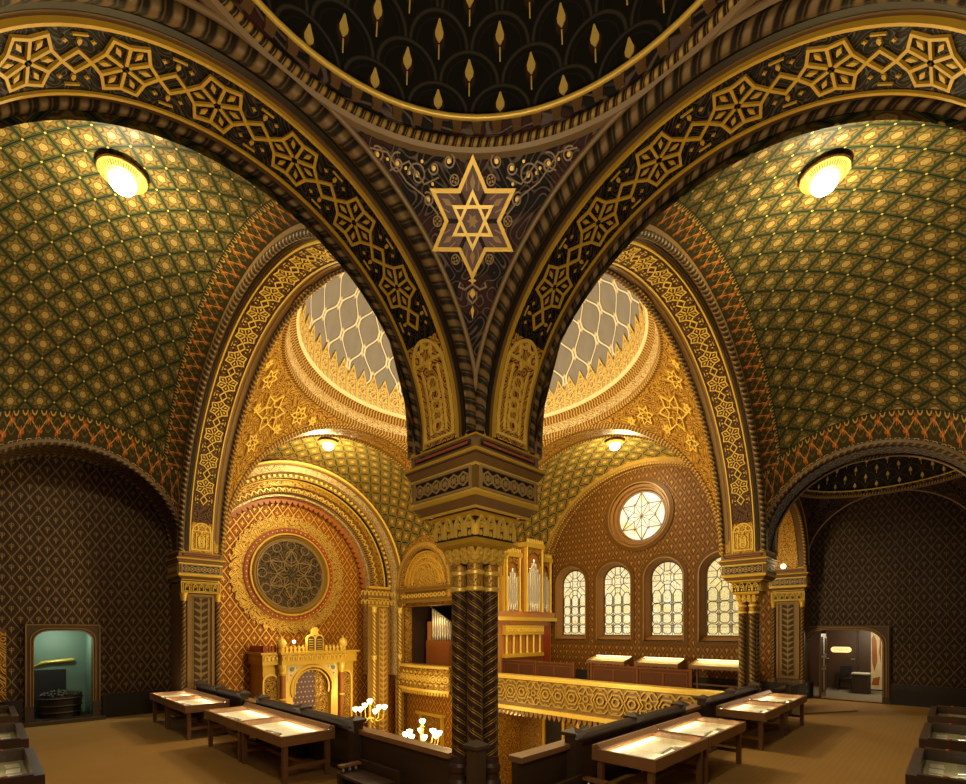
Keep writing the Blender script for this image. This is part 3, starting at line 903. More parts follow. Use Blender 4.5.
# ------------------------------------------------------------------ piers
def head(t, cx, cy, faces, gold, wide=False):
    """impost stack common to all the piers; faces = visible sides"""
    dk = 'brown_gold'
    b = MB(); b.sq([(.108, .323), (.112, .328), (.126, .343), (.128, .35), (.128, .424), (.134, .432), (.142, .445), (.142, .455), (.130, .462), (.130, ZS+.002)], cx, cy); b.build('impost_block', MT[dk], t)
    b = MB(); b.sq([(.143, .449), (.1455, .452), (.1455, .456), (.142, .458)], cx, cy, None, False); b.sq([(.1285, .342), (.131, .345), (.131, .351), (.1285, .354)], cx, cy, None, False); b.sq([(.131, ZS-.004), (.133, ZS), (.133, ZS+.006), (.130, ZS+.008)], cx, cy, None, False); b.build('gilt_fillet_trim', MT['gold'], t)
    b = MB(); b.sq([(.1286, .425), (.1346, .4335), (.1424, .4455)], cx, cy, None, False); b.build('dark_cove', MT['leatherdark'], t)
    b = MB(); b.sq([(.1290, .350), (.1293, .352), (.1293, .358), (.1288, .36)], cx, cy, None, False); b.sq([(.1288, .418), (.1294, .420), (.1294, .424), (.1288, .426)], cx, cy, None, False); b.build('thin_gilt_border', MT['gold_light'], t)
    b = MB(); b.sq([(.0845, .322), (.106, .322), (.109, .328), (.109, .334), (.114, .336)], cx, cy, None, False); b.build('red_soffit_band', MT['red'], t)
    b = MB(); b.sq([(.105, .317), (.110, .3195), (.110, .323), (.105, .325)], cx, cy, None, False); b.build('white_gilt_trim', MT['gold_light'], t)
    for ax, sg in faces:
        pm = lambda u, v, h: ((cx+sg*(.128+h), cy+u, v) if ax == 'x' else (cx+u, cy+sg*(.128+h), v))
        b = MB(); b.poly([(-.108, .366), (.108, .366), (.108, .412), (-.108, .412)], pm, 0, .002); b.build('inlay_panel', MT['black'], t)
        b = MB(); b.ribbon([(-.112, .362), (.112, .362), (.112, .416), (-.112, .416)], .006, pm, 0, .006, True)
        for k in range(6):
            c = -.088+k*.0352
            b.ribbon(circ((c, .389), .017, 6, pi/6, pi/6+2*pi), .0045, pm, .002, .006, True); b.poly(star((c, .389), .011, .006, 6), pm, .002, .006)
        b.build('hexagon_inlay_pattern', MT['bronze'if not gold else 'gold'], t)
        p2 = lambda u, v, h: ((cx+sg*(.130+h), cy+u, v) if ax == 'x' else (cx+u, cy+sg*(.130+h), v))
        b = MB(); b.poly([(-.112, .470), (.112, .470), (.112, .486), (-.112, .486)], p2, 0, .002); b.build('black_panel', MT['black'], t)
        b = MB(); b.poly([(-.104, .4745), (.104, .4745), (.104, .4815), (-.104, .4815)], p2, .002, .004); b.build('red_stripe', MT['red'], t)
    return t
def capital(t, cx, cy, faces, gold):
    b = MB(); b.sq([(.060, .235), (.076, .242), (.078, .250), (.0775, .252), (.0775, .316), (.084, .322)], cx, cy); b.build('capital_block', MT['black'], t)
    b = MB(); b.sq([(.060, .228), (.076, .236), (.079, .242), (.079, .249), (.076, .252)], cx, cy); b.sq([(.082, .305), (.09, .312), (.09, .318), (.084, .3225)], cx, cy); b.build('capital_trim', MT['gold'], t)
    for ax, sg in faces:
        pm = lambda u, v, h: ((cx+sg*(.0775+h), cy+u, v) if ax == 'x' else (cx+u, cy+sg*(.0775+h), v))
        b = MB()
        for k, c in enumerate((-.060, -.022, .022, .060)):
            hw = .0155; top = .312 if k in (1, 2) else .304
            b.ribbon([(c-hw, .254), (c-hw, .282), (c-hw*.8, .292), (c, top), (c+hw*.8, .292), (c+hw, .282), (c+hw, .254)], .0042, pm, 0, .012)
            b.ribbon(circ((c, .283), .007, 8), .004, pm, 0, .007, True)
            b.poly([(c-.003, .255), (c+.003, .255), (c+.005, .262), (c, .270), (c-.005, .262)], pm, 0, .006)
            b.poly(circ((c, top+.004), .005, 6), pm, 0, .009)
        b.build('arcade_frieze_pattern', MT['gold_light'], t)
    b = MB(); b.sq([(.048, .185), (.053, .195), (.056, .21), (.062, .232)], cx, cy); b.build('leaf_core', MT['brown'], t)
    for ax, sg in faces:
        pm = lambda u, v, h: ((cx+sg*(.050+.010*(v-.185)/.05+h), cy+u, v) if ax == 'x' else (cx+u, cy+sg*(.050+.010*(v-.185)/.05+h), v))
        b = MB()
        for k in range(4):
            c = -.045+k*.030
            b.poly([(c-.012, .188), (c, .183), (c+.012, .188), (c+.014, .206), (c+.008, .228), (c-.008, .228), (c-.014, .206)], pm, 0, .006)
            b.ribbon(circ((c, .214), .0085, 8), .004, pm, .006, .013, True)
            b.ribbon([(c-.009, .192), (c, .203), (c+.009, .192)], .004, pm, .006, .012)
        b.build('leaf_frieze_pattern', MT['gold_light'], t)
def cluster(t, cx, cy, zb=-.55):
    c = .0315; r = .0225
    b = MB()
    b.sq([(.024, zb+.02), (.024, .20)], cx, cy)
    b.build('shaft_core', MT['brown'], t)
    for i, (sx, sy) in enumerate(((-1, -1), (1, -1), (-1, 1), (1, 1))):
        x, y = cx+sx*c, cy+sy*c
        m = MT['spiral_a' if sx*sy > 0 or sx < 0 else 'spiral_b']
        b = MB(); b.lathe([(r, -.36), (r, .115)], x, y, 20); s_ = b.build('shaft', m, t)
        b = MB(); b.lathe([(r, .115), (r, .190)], x, y, 20); b.build('upper_shaft', MT['arab_red'], t)
        for z in (.115, .160):
            b = MB(); b.lathe([(r, z-.007), (r+.004, z-.004), (r+.004, z+.004), (r, z+.007)], x, y, 20); b.build('gilt_ring', MT['gold_light'], t)
        b = MB(); b.lathe([(r-.002, -.55), (r+.012, -.55), (r+.012, -.455), (r+.008, -.45), (r+.010, -.437), (r+.004, -.425), (r+.003, -.41), (r+.007, -.405), (r+.007, -.39), (r+.002, -.38), (r+.002, -.36), (r-.001, -.358)], x, y, 20); b.build('shaft_base', MT['leatherdark'], t)
def free_pier(cx, cy, label, gold):
    t = thing('column', label, 'column', (cx, cy, -.55), None, 'thing')
    F = (('x', -1), ('y', -1), ('x', 1), ('y', 1))
    head(t, cx, cy, F, gold); capital(t, cx, cy, F, gold); cluster(t, cx, cy)
    b = MB(); b.sq([(.085, -.549), (.085, -.52), (.07, -.505)], cx, cy); b.build('plinth', MT['leatherdark'], t)
    return t
free_pier(0, 0, 'clustered corner column with gilded spiral shafts nearest the camera', False)
free_pier(L, 0, 'slender clustered column before the window gallery', False)
t = thing('wall_corner_pier', 'golden square pier at the organ corner hidden behind the corner column', 'pier', (2.6, 2.6, -1.75), None, 'structure')
head(t, L, L, (('x', -1), ('y', -1)), True); b = MB(); b.sq([(.105, -1.749), (.105, .325)], L, L); b.build('shaft', MT['arab_gold'], t)
def pilaster(cx, cy, ax, label, faces, zb=-.55):
    """square pier with a recessed leaf panel between two colonnettes; ax = the axis its front faces, towards minus"""
    t = thing('pilaster', label, 'pilaster', (cx, cy, zb), None, 'thing')
    head(t, cx, cy, faces, False)
    b = MB(); b.sq([(.112, zb+.001), (.112, .30)], cx, cy); b.build('shaft_core', MT['brown'], t)
    F = ply(cy-.112) if ax == 'y' else plx(cx-.112)
    c0 = cx if ax == 'y' else cy
    pm = lambda u, v, h: F(c0+u, v, h)
    b = MB(); b.poly([(-.118, .235), (.118, .235), (.118, .312), (-.118, .312)], pm, 0, .014); b.build('arcade_block', MT['brown_gold'], t)
    b = MB(); b.ribbon([(-.114, .240), (.114, .240), (.114, .306), (-.114, .306)], .006, pm, .014, .02, True)
    for c, n_ in ((-.082, 1), (0, 3), (.082, 1)):
        hw = .018*n_+.004
        b.ribbon([(c-hw, .248), (c+hw, .248), (c+hw, .298), (c-hw, .298)], .004, pm, .014, .019, True)
        for k in range(n_):
            cc = c+(k-(n_-1)/2)*.036
            b.ribbon([(cc-.012, .252), (cc-.012, .278), (cc, .294), (cc+.012, .278), (cc+.012, .252)], .004, pm, .014, .022)
            b.ribbon(circ((cc, .277), .005, 6), .003, pm, .014, .02, True)
    b.build('arcade_frieze_pattern', MT['gold'], t)
    b = MB()
    for c, n_ in ((-.082, 1), (0, 3), (.082, 1)):
        for k in range(n_):
            cc = c+(k-(n_-1)/2)*.036
            b.poly([(cc-.010, .252), (cc+.010, .252), (cc+.010, .276), (cc, .290), (cc-.010, .276)], pm, .014, .016)
    b.build('arch_recess_panel', MT['black'], t)
    b = MB(); b.poly([(-.065, -.38), (.065, -.38), (.065, .215), (-.065, .215)], pm, 0, .004); b.ribbon([(-.072, -.386), (.072, -.386), (.072, .222), (-.072, .222)], .016, pm, 0, .013, True); b.build('panel_frame', MT['brown_gold'], t)
    b = MB(); b.face([pm(-.045, -.37, .007), pm(.045, -.37, .007), pm(.045, .205, .007), pm(-.045, .205, .007)], [(-1, -.37), (1, -.37), (1, .205), (-1, .205)]); b.build('leaf_panel', MT['chevron'], t)
    for sx in (-1, 1):
        q = pm(sx*.100, 0, .006)
        b = MB(); b.lathe([(.015, -.40), (.015, .19)], q[0], q[1], 14); k_ = b.build('colonnette', MT['spiral_b'], t)
        b = MB(); b.lathe([(.015, .185), (.017, .195), (.019, .215), (.025, .235)], q[0], q[1], 14); b.build('colonnette_capital', MT['gold'], t)
        b = MB(); b.lathe([(.015, -.40), (.019, -.405), (.021, -.42), (.021, -.43)], q[0], q[1], 14); b.build('colonnette_base', MT['brown'], t)
    b = MB(); b.sq([(.130, zb+.0005), (.130, -.435), (.124, -.425), (.112, -.425)], cx, cy); b.build('plinth', MT['dado'], t)
    return t
pilaster(0, L, 'y', 'broad pilaster with leaf panel between niche wall and hall', (('y', -1), ('x', -1), ('x', 1)))
pilaster(3.75, 0, 'x', 'broad pilaster with leaf panel next to the doorway', (('x', -1), ('y', -1), ('y', 1)))
# ------------------------------------------------------------------ windows
for i, y in enumerate(WY):
    t = thing('window_%d' % (i+1), ['arched stained window beside the organ case', 'second arched stained window counted from the organ case', 'third arched stained window counted from the organ case', 'dimmer arched stained window partly hidden by the slender column'][i], 'window', (XW, y, -.11), None, 'structure')
    big = archpts(y, .205, -.11, .52, 16); sm = archpts(y, .160, -.055, .525, 16)
    pm = plx(XW)
    b = MB(); n = len(big)
    for k in range(n):                # splayed reveal
        a, c = big[k], big[(k+1) % n]; d, e = sm[k], sm[(k+1) % n]
        b.face([(XW, *a), (XW, *c), (XW+.10, *e), (XW+.10, *d)])
    b.build('reveal', MT['reveal'], t)
    b = MB(); b.ribbon(archpts(y, .222, -.135, .52, 20), .036, pm, 0, .008, True); b.build('stencilled_frame', MT['arab_brown'], t)
    b = MB(); b.ribbon(archpts(y, .200, -.105, .52, 20), .010, pm, 0, .012, True); b.build('inner_frame_trim', MT['ochre'], t)
    b = MB(); b.box(XW-.012, XW+.10, y-.20, y+.20, -.112, -.100); b.build('sill', MT['taupe'], t)
    p2 = plx(XW+.098)
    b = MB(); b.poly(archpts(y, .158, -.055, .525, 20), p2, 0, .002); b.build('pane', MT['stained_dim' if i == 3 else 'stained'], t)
    b = MB(); lw = .0062
    # trefoil upper part: ring with a square star; lower part: three rows of octagons
    R0 = .145; cz = .525
    b.ribbon(archpts(y, .158, -.055, .525, 20), .010, p2, .002, .012, True)
    b.ribbon(circ((y, cz), .072, 8, pi/8, pi/8+2*pi), lw, p2, .002, .008, True)
    b.ribbon(star((y, cz), .060, .030, 4, pi/4), lw*.7, p2, .002, .008, True)
    for k in range(8):
        a = pi/8+k*pi/4
        b.ribbon([(y+.072*cos(a), cz+.072*sin(a)), (y+.155*cos(a+.2), cz+.155*sin(a+.2))], lw*.8, p2, .002, .008)
        b.ribbon([(y+.072*cos(a), cz+.072*sin(a)), (y+.155*cos(a-.2), cz+.155*sin(a-.2))], lw*.8, p2, .002, .008)
    for r_ in range(4):
        for c_ in range(3):
            yc = y-.105+.105*c_; zc = .325-.105*r_-(.0 if r_ else 0)
            if r_ == 0: o_ = [(yc-.043, zc-.04), (yc-.043, zc+.04), (yc-.02, zc+.075), (yc+.02, zc+.075), (yc+.043, zc+.04), (yc+.043, zc-.04), (yc+.025, zc-.052), (yc-.025, zc-.052)]
            else: o_ = [(yc-.043, zc-.030), (yc-.043, zc+.030), (yc-.025, zc+.047), (yc+.025, zc+.047), (yc+.043, zc+.030), (yc+.043, zc-.030), (yc+.025, zc-.047), (yc-.025, zc-.047)]
            b.ribbon(o_, lw, p2, .002, .009, True)
    for c_ in (-.0525, .0525):
        b.ribbon([(y+c_, -.055), (y+c_, .36)], .003, p2, .002, .008)
        for r_ in range(3): b.ribbon(circ((y+c_, .265-.105*r_), .012, 8), .004, p2, .002, .01, True)
    b.ribbon([(y-.158, .028), (y+.158, .028)], .004, p2, .002, .008)
    b.build('leaded_lattice', MT['lead'], t)
t = thing('window_5', 'round rose window with six-pointed star tracery high above the arched windows', 'window', (XW, 1.30, .85), None, 'structure')
c = (1.345, 1.18); pm = plx(XW); p2 = plx(XW+.088)
b = MB()
for r0, x0, r1, x1 in ((.33, 0, .33, .03), (.33, .03, .305, .03), (.305, .03, .305, .06), (.305, .06, .27, .06), (.27, .06, .255, .09)):
    b.grid(lambda a, q: (XW+x0+(x1-x0)*q, c[0]+(r0+(r1-r0)*q)*cos(a), c[1]+(r0+(r1-r0)*q)*sin(a)), lin(0, 2*pi, 48), [0, 1])
b.build('stepped_reveal', MT['reveal'], t)
b = MB(); b.ribbon(circ(c, .352, 48), .040, pm, 0, .010, True); b.build('stencilled_frame', MT['arab_brown'], t)
b = MB(); b.ribbon(circ(c, .328, 48), .010, pm, 0, .014, True); b.ribbon(circ(c, .296, 48), .008, plx(XW+.03), 0, .012, True); b.build('gilt_frame_trim', MT['ochre'], t)
b = MB(); b.poly(circ(c, .258, 40), p2, 0, .002); b.build('pane', MT['rosepane'], t)
b = MB(); b.ribbon(circ(c, .250, 40), .012, p2, .002, .014, True)
s6 = star(c, .245, .141, 6, pi/6)
b.ribbon(s6, .008, p2, .002, .010, True)
s7 = star(c, .160, .092, 6, 0); b.ribbon(s7, .0045, p2, .002, .010, True)
for k in range(12):
    a = k*pi/6
    b.ribbon([(c[0]+.0*cos(a), c[1]+.0*sin(a)), (c[0]+(.141 if k % 2 == 0 else .245)*cos(a), c[1]+(.141 if k % 2 == 0 else .245)*sin(a))], .0045, p2, .002, .009)
b.build('star_tracery_lattice', MT['taupe'], t)

# ------------------------------------------------------------------ ark arm
t = thing('ark_arch', 'nested golden arch of stepped scalloped bands around the blind rose', 'arch', (1.3, 3.8, .48), None, 'structure')
steps = [(1.17, 3.60, 'ochre'), (1.14, 3.64, 'arab_cream'), (1.08, 3.70, 'floral_gold'), (1.03, 3.76, 'arab_gold'), (.97, 3.82, 'rope_gold'), (.92, 3.88, 'arab_cream')]
nm = ['outer_band', 'white_frieze', 'floral_frieze', 'stud_frieze', 'zigzag_frieze', 'inner_band']
for k, (r, y, m) in enumerate(steps):
    r1 = steps[k+1][0] if k < 5 else .89
    y1 = steps[k+1][1] if k < 5 else 3.99
    b = MB()
    path = lambda rr, u: ((1.3-rr*cos(u), .48+rr*sin(u)) if 0 <= u <= pi else ((1.3-rr, .48+u*1.) if u < 0 else (1.3+rr, .48-(u-pi))))
    us = [-1.0]+lin(0, pi, 72)+[pi+1.0]
    b.grid(lambda u, q: (path(r+(r1-r)*q, u)[0], y, path(r+(r1-r)*q, u)[1]), us, [0, 1], lambda u, q: (u, q if 'floral' in m else q*(r-r1)))
    b.grid(lambda u, q: (path(r1, u)[0], y+(y1-y)*q, path(r1, u)[1]), us, [0, 1], lambda u, q: (u*r, q*.06))
    b.build(nm[k], MT[m], t)
for r, y, rad, m in ((1.165, 3.598, .012, 'gold_light'), (1.085, 3.695, .010, 'rope_gold'), (1.03, 3.755, .012, 'gold'), (.92, 3.875, .010, 'rope_fine')):
    b = MB(); b.tube([(1.3-r*cos(u), y, .48+r*sin(u)) for u in lin(0, pi, 80)], rad, 8); b.build('rope_moulding', MT[m], t)
b = MB(); N = 44
pm = ply(3.955)
for k in range(N):
    a0, a1 = pi*k/N, pi*(k+1)/N; am = (a0+a1)/2
    f = lambda r, a: (1.3-r*cos(a), .48+r*sin(a))
    b.poly([f(.90, a0), f(.865, a0), f(.838, am-(a1-a0)*.3), f(.828, am), f(.838, am+(a1-a0)*.3), f(.865, a1), f(.90, a1)], pm, -.03, .012)
b.build('scalloped_frieze_pattern', MT['rust'], t)
b = MB()
for k in range(60):
    a0 = pi*(k+.5)/60
    x, z = 1.3-1.055*cos(a0), .48+1.055*sin(a0)
    b.poly(circ((x, z), .014, 8), ply(3.70), 0, .014)
b.build('stud_pattern', MT['gold_light'], t)
zz = MB()
zz.ribbon([(1.3-(.955+.018*(1 if k % 2 else -1))*cos(pi*k/90), .48+(.955+.018*(1 if k % 2 else -1))*sin(pi*k/90)) for k in range(91)], .009, ply(3.82), 0, .008)
zz.build('zigzag_pattern', MT['gold_light'], t)

t = thing('rose_window', 'blind round rose of brown tracery in a wide gilded ring above the ark', 'round window', (1.3, YA, -.05), None, 'structure')
c = (1.30, .58); pm = ply(YA)
b = MB()
N = 48
b.poly([p for k in range(N) for p in ((c[0]+.60*cos(2*pi*k/N), c[1]+.60*sin(2*pi*k/N)), (c[0]+.625*cos(2*pi*(k+.5)/N), c[1]+.625*sin(2*pi*(k+.5)/N)))], pm, 0, .018, True)
b.build('gilded_ring', MT['arab_fine'], t)
b = MB(); b.ribbon(circ(c, .462, 64), .036, pm, .01, .030, True); b.build('red_ring', MT['red'], t)
b = MB()
for k in range(56): b.poly(circ((c[0]+.462*cos(2*pi*k/56), c[1]+.462*sin(2*pi*k/56)), .007, 6), pm, .03, .036)
b.build('stud_pattern', MT['gold_light'], t)
def ring(r0, y0, r1, y1, b): b.grid(lambda a, q: (c[0]+(r0+(r1-r0)*q)*cos(a), y0+(y1-y0)*q, c[1]+(r0+(r1-r0)*q)*sin(a)), lin(0, 2*pi, 64), [0, 1])
b = MB()
for a_ in ((.492, 3.985, .485, 3.962), (.485, 3.962, .476, 3.985), (.437, 3.97, .430, 3.95), (.430, 3.95, .415, 3.95), (.415, 3.95, .405, 3.99)): ring(*a_, b)
b.build('gilt_ring_frame', MT['gold'], t)
b = MB()
for a_ in ((.405, 3.965, .395, 3.955), (.395, 3.955, .378, 3.975), (.378, 3.975, .365, 3.975)): ring(*a_, b)
b.build('bronze_ring_frame', MT['ochre'], t)
b = MB(); b.poly(circ(c, .372, 48), pm, 0, .020, True); b.build('tracery_disc', MT['rosedark'], t)
b = MB(); q3 = lambda u, v, h: pm(u, v, h+.02)
b.ribbon(circ(c, .355, 48), .012, q3, 0, .012, True)
for k in range(12):
    a = k*pi/6
    b.ribbon(circ((c[0]+.305*cos(a), c[1]+.305*sin(a)), .045, 12), .008, q3, 0, .010, True)
    b.ribbon([(c[0]+.06*cos(a), c[1]+.06*sin(a)), (c[0]+.26*cos(a), c[1]+.26*sin(a))], .006, q3, 0, .009)
b.ribbon(star(c, .255, .147, 6, pi/6), .011, q3, 0, .013, True)
b.ribbon(star(c, .147, .085, 6, 0), .009, q3, 0, .012, True)
for k in range(6):
    a = pi/6+k*pi/3
    b.ribbon(circ((c[0]+.185*cos(a), c[1]+.185*sin(a)), .06, 14), .007, q3, 0, .010, True)
b.build('tracery_lattice', MT['tracery'], t)

# pilasters of the ark wall and of the organ opening
def ark_pilaster(x, y, ax, label, wd, zb=-1.75):
    t = thing('pilaster', label, 'pilaster', (x, y, zb), None, 'thing')
    F = ply(y) if ax == 'y' else plx(x)
    c0 = x if ax == 'y' else y
    pm = lambda u, v, h: F(c0+u, v, h)
    b = MB()
    b.poly([(-wd, zb+.001), (wd, zb+.001), (wd, .46), (-wd, .46)], pm, .001, .02); b.build('backing', MT['ochre'], t)
    b = MB(); b.poly([(-wd-.008, .455), (wd+.008, .455), (wd+.008, .48), (-wd-.008, .48)], pm, 0, .05); b.poly([(-wd, .34), (wd, .34), (wd, .352), (-wd, .352)], pm, 0, .035); b.poly([(-wd, .26), (wd, .26), (wd, .272), (-wd, .272)], pm, 0, .035); b.build('cornice_trim', MT['gold'], t)
    b = MB()
    n = int(wd/.028)
    for k in range(-n, n+1):
        for z in (.306, .405):
            b.ribbon([(k*.05-.017, z-.024), (k*.05-.017, z+.012), (k*.05, z+.026), (k*.05+.017, z+.012), (k*.05+.017, z-.024)], .007, pm, .02, .03)
    b.build('arcade_frieze_pattern', MT['gold_light'], t)
    m = -wd*.45
    b = MB()
    q = pm(m, 0, .03)
    b.lathe([(.022, zb+.03), (.022, .20)], q[0], q[1], 14); b.build('spiral_shaft', MT['spiral_gold'], t)
    for z0, z1 in ((-.33, -.28), (.19, .255)):
        b = MB(); b.lathe([(.022, z0), (.03, z0+.015), (.026, (z0+z1)/2), (.034, z1)], q[0], q[1], 14); b.build('shaft_capital', MT['gold_light'], t)
    b = MB(); u0, u1 = wd*.08, wd*.85
    b.face([pm(u0, zb+.1, .024), pm(u1, zb+.1, .024), pm(u1, .24, .024), pm(u0, .24, .024)], [(-1, zb), (1, zb), (1, .24), (-1, .24)]); b.build('leaf_panel', MT['chevron_gold'], t)
    return t
ark_pilaster(2.12, 3.60, 'y', 'golden pilaster with twisted shaft between the ark wall and the organ', .135)
ark_pilaster(.24, 3.60, 'y', 'golden pilaster with twisted shaft on the niche side of the ark', .135)
ark_pilaster(2.460, 3.63, 'x', 'golden twin shaft pilaster beside the corner organ opening', .07, -1.75)

# cornice over the organ opening, blind arch filling
t = thing('organ_balcony', 'golden organ balcony with ring patterned parapet under the blind arch', 'balcony', (2.47, 3.17, -.7), None, 'thing')
def bow(y): return .10*cos((y-3.17)/.62*pi/2)
def bal(b, z0, z1, off):
    b.grid(lambda y, z: (2.45-off-bow(y), y, z), lin(2.72, 3.55, 16), [z0, z1], lambda y, z: (y, z))
b = MB(); bal(b, -.64, -.40, 0); b.build('parapet_panel', MT['arab_gold'], t)
b = MB()
for z, o_ in ((-.395, .02), (-.645, .015)):
    bal(b, z-.012, z+.012, o_)
    b.grid(lambda y, q: (2.45-o_-bow(y)+q, y, z+.012), lin(2.72, 3.55, 16), [0, .12])
    b.grid(lambda y, q: (2.45-o_-bow(y)+q, y, z-.012), lin(2.72, 3.55, 16), [0, .12])
b.build('parapet_rails', MT['gold_light'], t)
b = MB(); bm = lambda u, v, h: (2.45-h-bow(u), u, v)
for k in range(10):
    yc = 2.77+k*.08
    b.ribbon(circ((yc, -.52), .034, 10), .009, bm, 0, .012, True); b.poly(star((yc, -.52), .02, .01, 6), bm, 0, .010)
for k in range(9):
    for z in (-.47, -.57): b.ribbon([(2.81+k*.08-.02, z), (2.81+k*.08, z+.02*(1 if z > -.5 else -1)), (2.81+k*.08+.02, z)], .007, bm, 0, .010)
b.build('ring_pattern', MT['gold_light'], t)
b = MB()
for k in range(20):
    yc = 2.745+k*.04
    b.poly([(yc-.014, -.655), (yc+.014, -.655), (yc+.010, -.685), (yc, -.70), (yc-.010, -.685)], bm, -.01, .012)
b.build('fringe_pattern', MT['gold'], t)
b = MB(); b.grid(lambda y, x: (x-bow(y), y, -.657), lin(2.72, 3.55, 16), [2.45, 2.60]); b.build('underside', MT['wood_organ'], t)
t = thing('cornice', 'long golden cornice over the corner organ opening', 'cornice', (2.47, 3.17, .30), None, 'structure')
b = MB(); b.box(2.41, 2.475, 2.58, 3.62, .305, .335); b.box(2.435, 2.475, 2.58, 3.62, .335, .43); b.box(2.40, 2.475, 2.58, 3.62, .43, .455); b.box(2.39, 2.475, 2.58, 3.62, .455, .47); b.build('cornice_body', MT['ochre'], t)
b = MB(); pm = plx(2.435)
for k in range(15): b.ribbon(circ((2.65+k*.066, .382), .022, 8), .007, pm, 0, .008, True)
b.build('ring_frieze_pattern', MT['gold_light'], t)
b = MB(); b.poly([p for p in archpts(3.17, .36, .47, .50, 20)], plx(2.465), 0, .006, True); b.build('blind_arch_panel', MT['arab_fine'], t)
b = MB()
for r_ in (.365, .30, .24):
    b.ribbon([(3.17-r_*cos(pi*k/24), .50+r_*sin(pi*k/24)) for k in range(25)], .016, plx(2.46), 0, .012)
b.build('arch_ring_trim', MT['gold'], t)
# corner organ
t = thing('organ', 'corner organ with slanting grey pipes above a red brown chest', 'organ', (2.85, 3.1, -.55), None)
b = MB(); b.box(2.70, 3.2, 2.62, 3.45, -.549, -.12); b.build('chest', MT['wood_chest'], t)
b = MB(); b.box(2.72, 3.1, 3.38, 3.45, -.12, .10); b.build('case_side', MT['wood_organ'], t)
for k in range(17):
    y = 3.34-k*.042
    ht = .24-.022*min(k, 16)*(1 if k < 9 else 1)+(.0 if k < 9 else (k-8)*.045)
    b = MB(); b.lathe([(.004, -.12), (.016, -.07), (.016, ht), (.013, ht)], 2.715, y, 8); b.build('pipe', MT['pipe'], t)
b = MB()
b.tube([(2.69, 3.36, .275), (2.69, 3.2, .19), (2.69, 3.0, .085)], .008, 6); b.build('pipe_stay_rail', MT['silver'], t)

# ------------------------------------------------------------------ the ark
t = thing('ark', 'gilded holy ark with arcaded front, cresting and horseshoe doorway', 'ark', (1.32, 3.8, -1.75), None)
x0, x1 = .885, 1.86; yf = 3.62; zt = -.225
b = MB(); b.box(x0, x1, yf+.06, 3.985, -1.749, zt-.02)
b.build('body', MT['gold'], t)
pm = ply(yf+.06)
arc = [(1.36-.22*cos(a), -.58+.22*sin(a)) for a in lin(0-.35, pi+.35, 24)]
b = MB(); b.plate([(1.08, -1.60), (1.64, -1.60), (1.64, -.33), (1.08, -.33)], [[(1.17, -1.59)]+arc+[(1.55, -1.59)]], ply(yf), .055); b.build('horseshoe_front', MT['gold_light'], t)
b = MB(); b.ribbon(arc, .028, ply(yf), 0, .014); b.ribbon([(1.36-.185*cos(a), -.58+.185*sin(a)) for a in lin(-.3, pi+.3, 22)], .014, ply(yf+.02), 0, .014); b.build('arch_trim', MT['gold'], t)
for sx in (-1, 1):
    b = MB(); b.poly([(1.36+sx*.26, -.345), (1.36+sx*.26, -.50), (1.36+sx*.235, -.47), (1.36+sx*.19, -.405), (1.36+sx*.12, -.350)][::sx], ply(yf), .002, .006); b.build('marble_spandrel', MT['cream'], t)
    b = MB()
    b.poly(circ((1.36+sx*.222, -.385), .022, 10), ply(yf), .006, .012)
    for q in range(3): b.poly(circ((1.36+sx*(.17+.03*q), -.372-.035*q*(q > 1)), .008, 6), ply(yf), .006, .010)
    b.build('spandrel_stud_pattern', MT['green'], t)
b = MB(); b.box(1.16, 1.40, yf+.045, yf+.058, -1.5, -.36); b.build('curtain', MT['purple'], t)
b = MB()
for i in range(6):
    for j in range(12): b.poly(star((1.18+i*.04+(j % 2)*.02, -.42-j*.05), .010, .005, 5), ply(yf+.045), 0, .004)
b.build('star_dot_pattern', MT['cream'], t)
b = MB(); b.poly([(1.41, -1.5), (1.55, -1.5), (1.55, -.42), (1.41, -.36)], ply(yf+.055), 0, .006, True); b.build('gilded_inner_door', MT['arab_gold'], t)
for sx, xx in ((-1, 1.045), (1, 1.675)):
    b = MB(); b.lathe([(.03, -1.74), (.03, -1.2), (.024, -1.18), (.024, -.43)], xx, yf-.01, 14); b.build('front_column', MT['rust'], t)
    b = MB(); b.lathe([(.024, -.44), (.034, -.42), (.03, -.40), (.042, -.36), (.042, -.335)], xx, yf-.01, 14); b.build('column_capital', MT['gold_light'], t)
    b = MB(); b.lathe([(.024, -.68), (.034, -.675), (.034, -.665), (.024, -.66)], xx, yf-.01, 14); b.build('column_ring', MT['gold_light'], t)
for q in (.955, 1.76):     # side bays
    b = MB(); b.ribbon(archpts(q, .07, -1.4, -.50, 12), .016, pm, 0, .016, True); b.build('side_arch_trim', MT['gold_light'], t)
    b = MB(); b.poly(archpts(q, .06, -1.4, -.50, 12), pm, 0, .005, True); b.build('side_bay_panel', MT['arab_gold'], t)
b = MB(); b.box(x0-.02, x1+.02, yf+.02, 3.985, -.335, -.30); b.box(1.02, 1.70, yf-.05, yf+.02, -.335, -.30); b.box(x0-.04, x1+.04, yf, 3.985, -.235, -.215); b.box(1.0, 1.72, yf-.075, yf, -.235, -.215); b.box(1.02, 1.70, yf-.055, yf+.02, -.30, -.235); b.box(x0-.02, x1+.02, yf+.02, 3.985, -.30, -.235)
b.build('entablature', MT['gold'], t)
b = MB(); p5 = ply(yf-.055)
for k in range(14): xx = 1.045+k*.0485; b.ribbon([(xx-.016, -.295), (xx-.016, -.262), (xx, -.248), (xx+.016, -.262), (xx+.016, -.295)], .008, p5, 0, .012)
for k in range(4): xx = .90+k*.04; b.ribbon([(xx-.016, -.295), (xx-.016, -.262), (xx, -.248), (xx+.016, -.262), (xx+.016, -.295)], .008, ply(yf+.02), 0, .012)
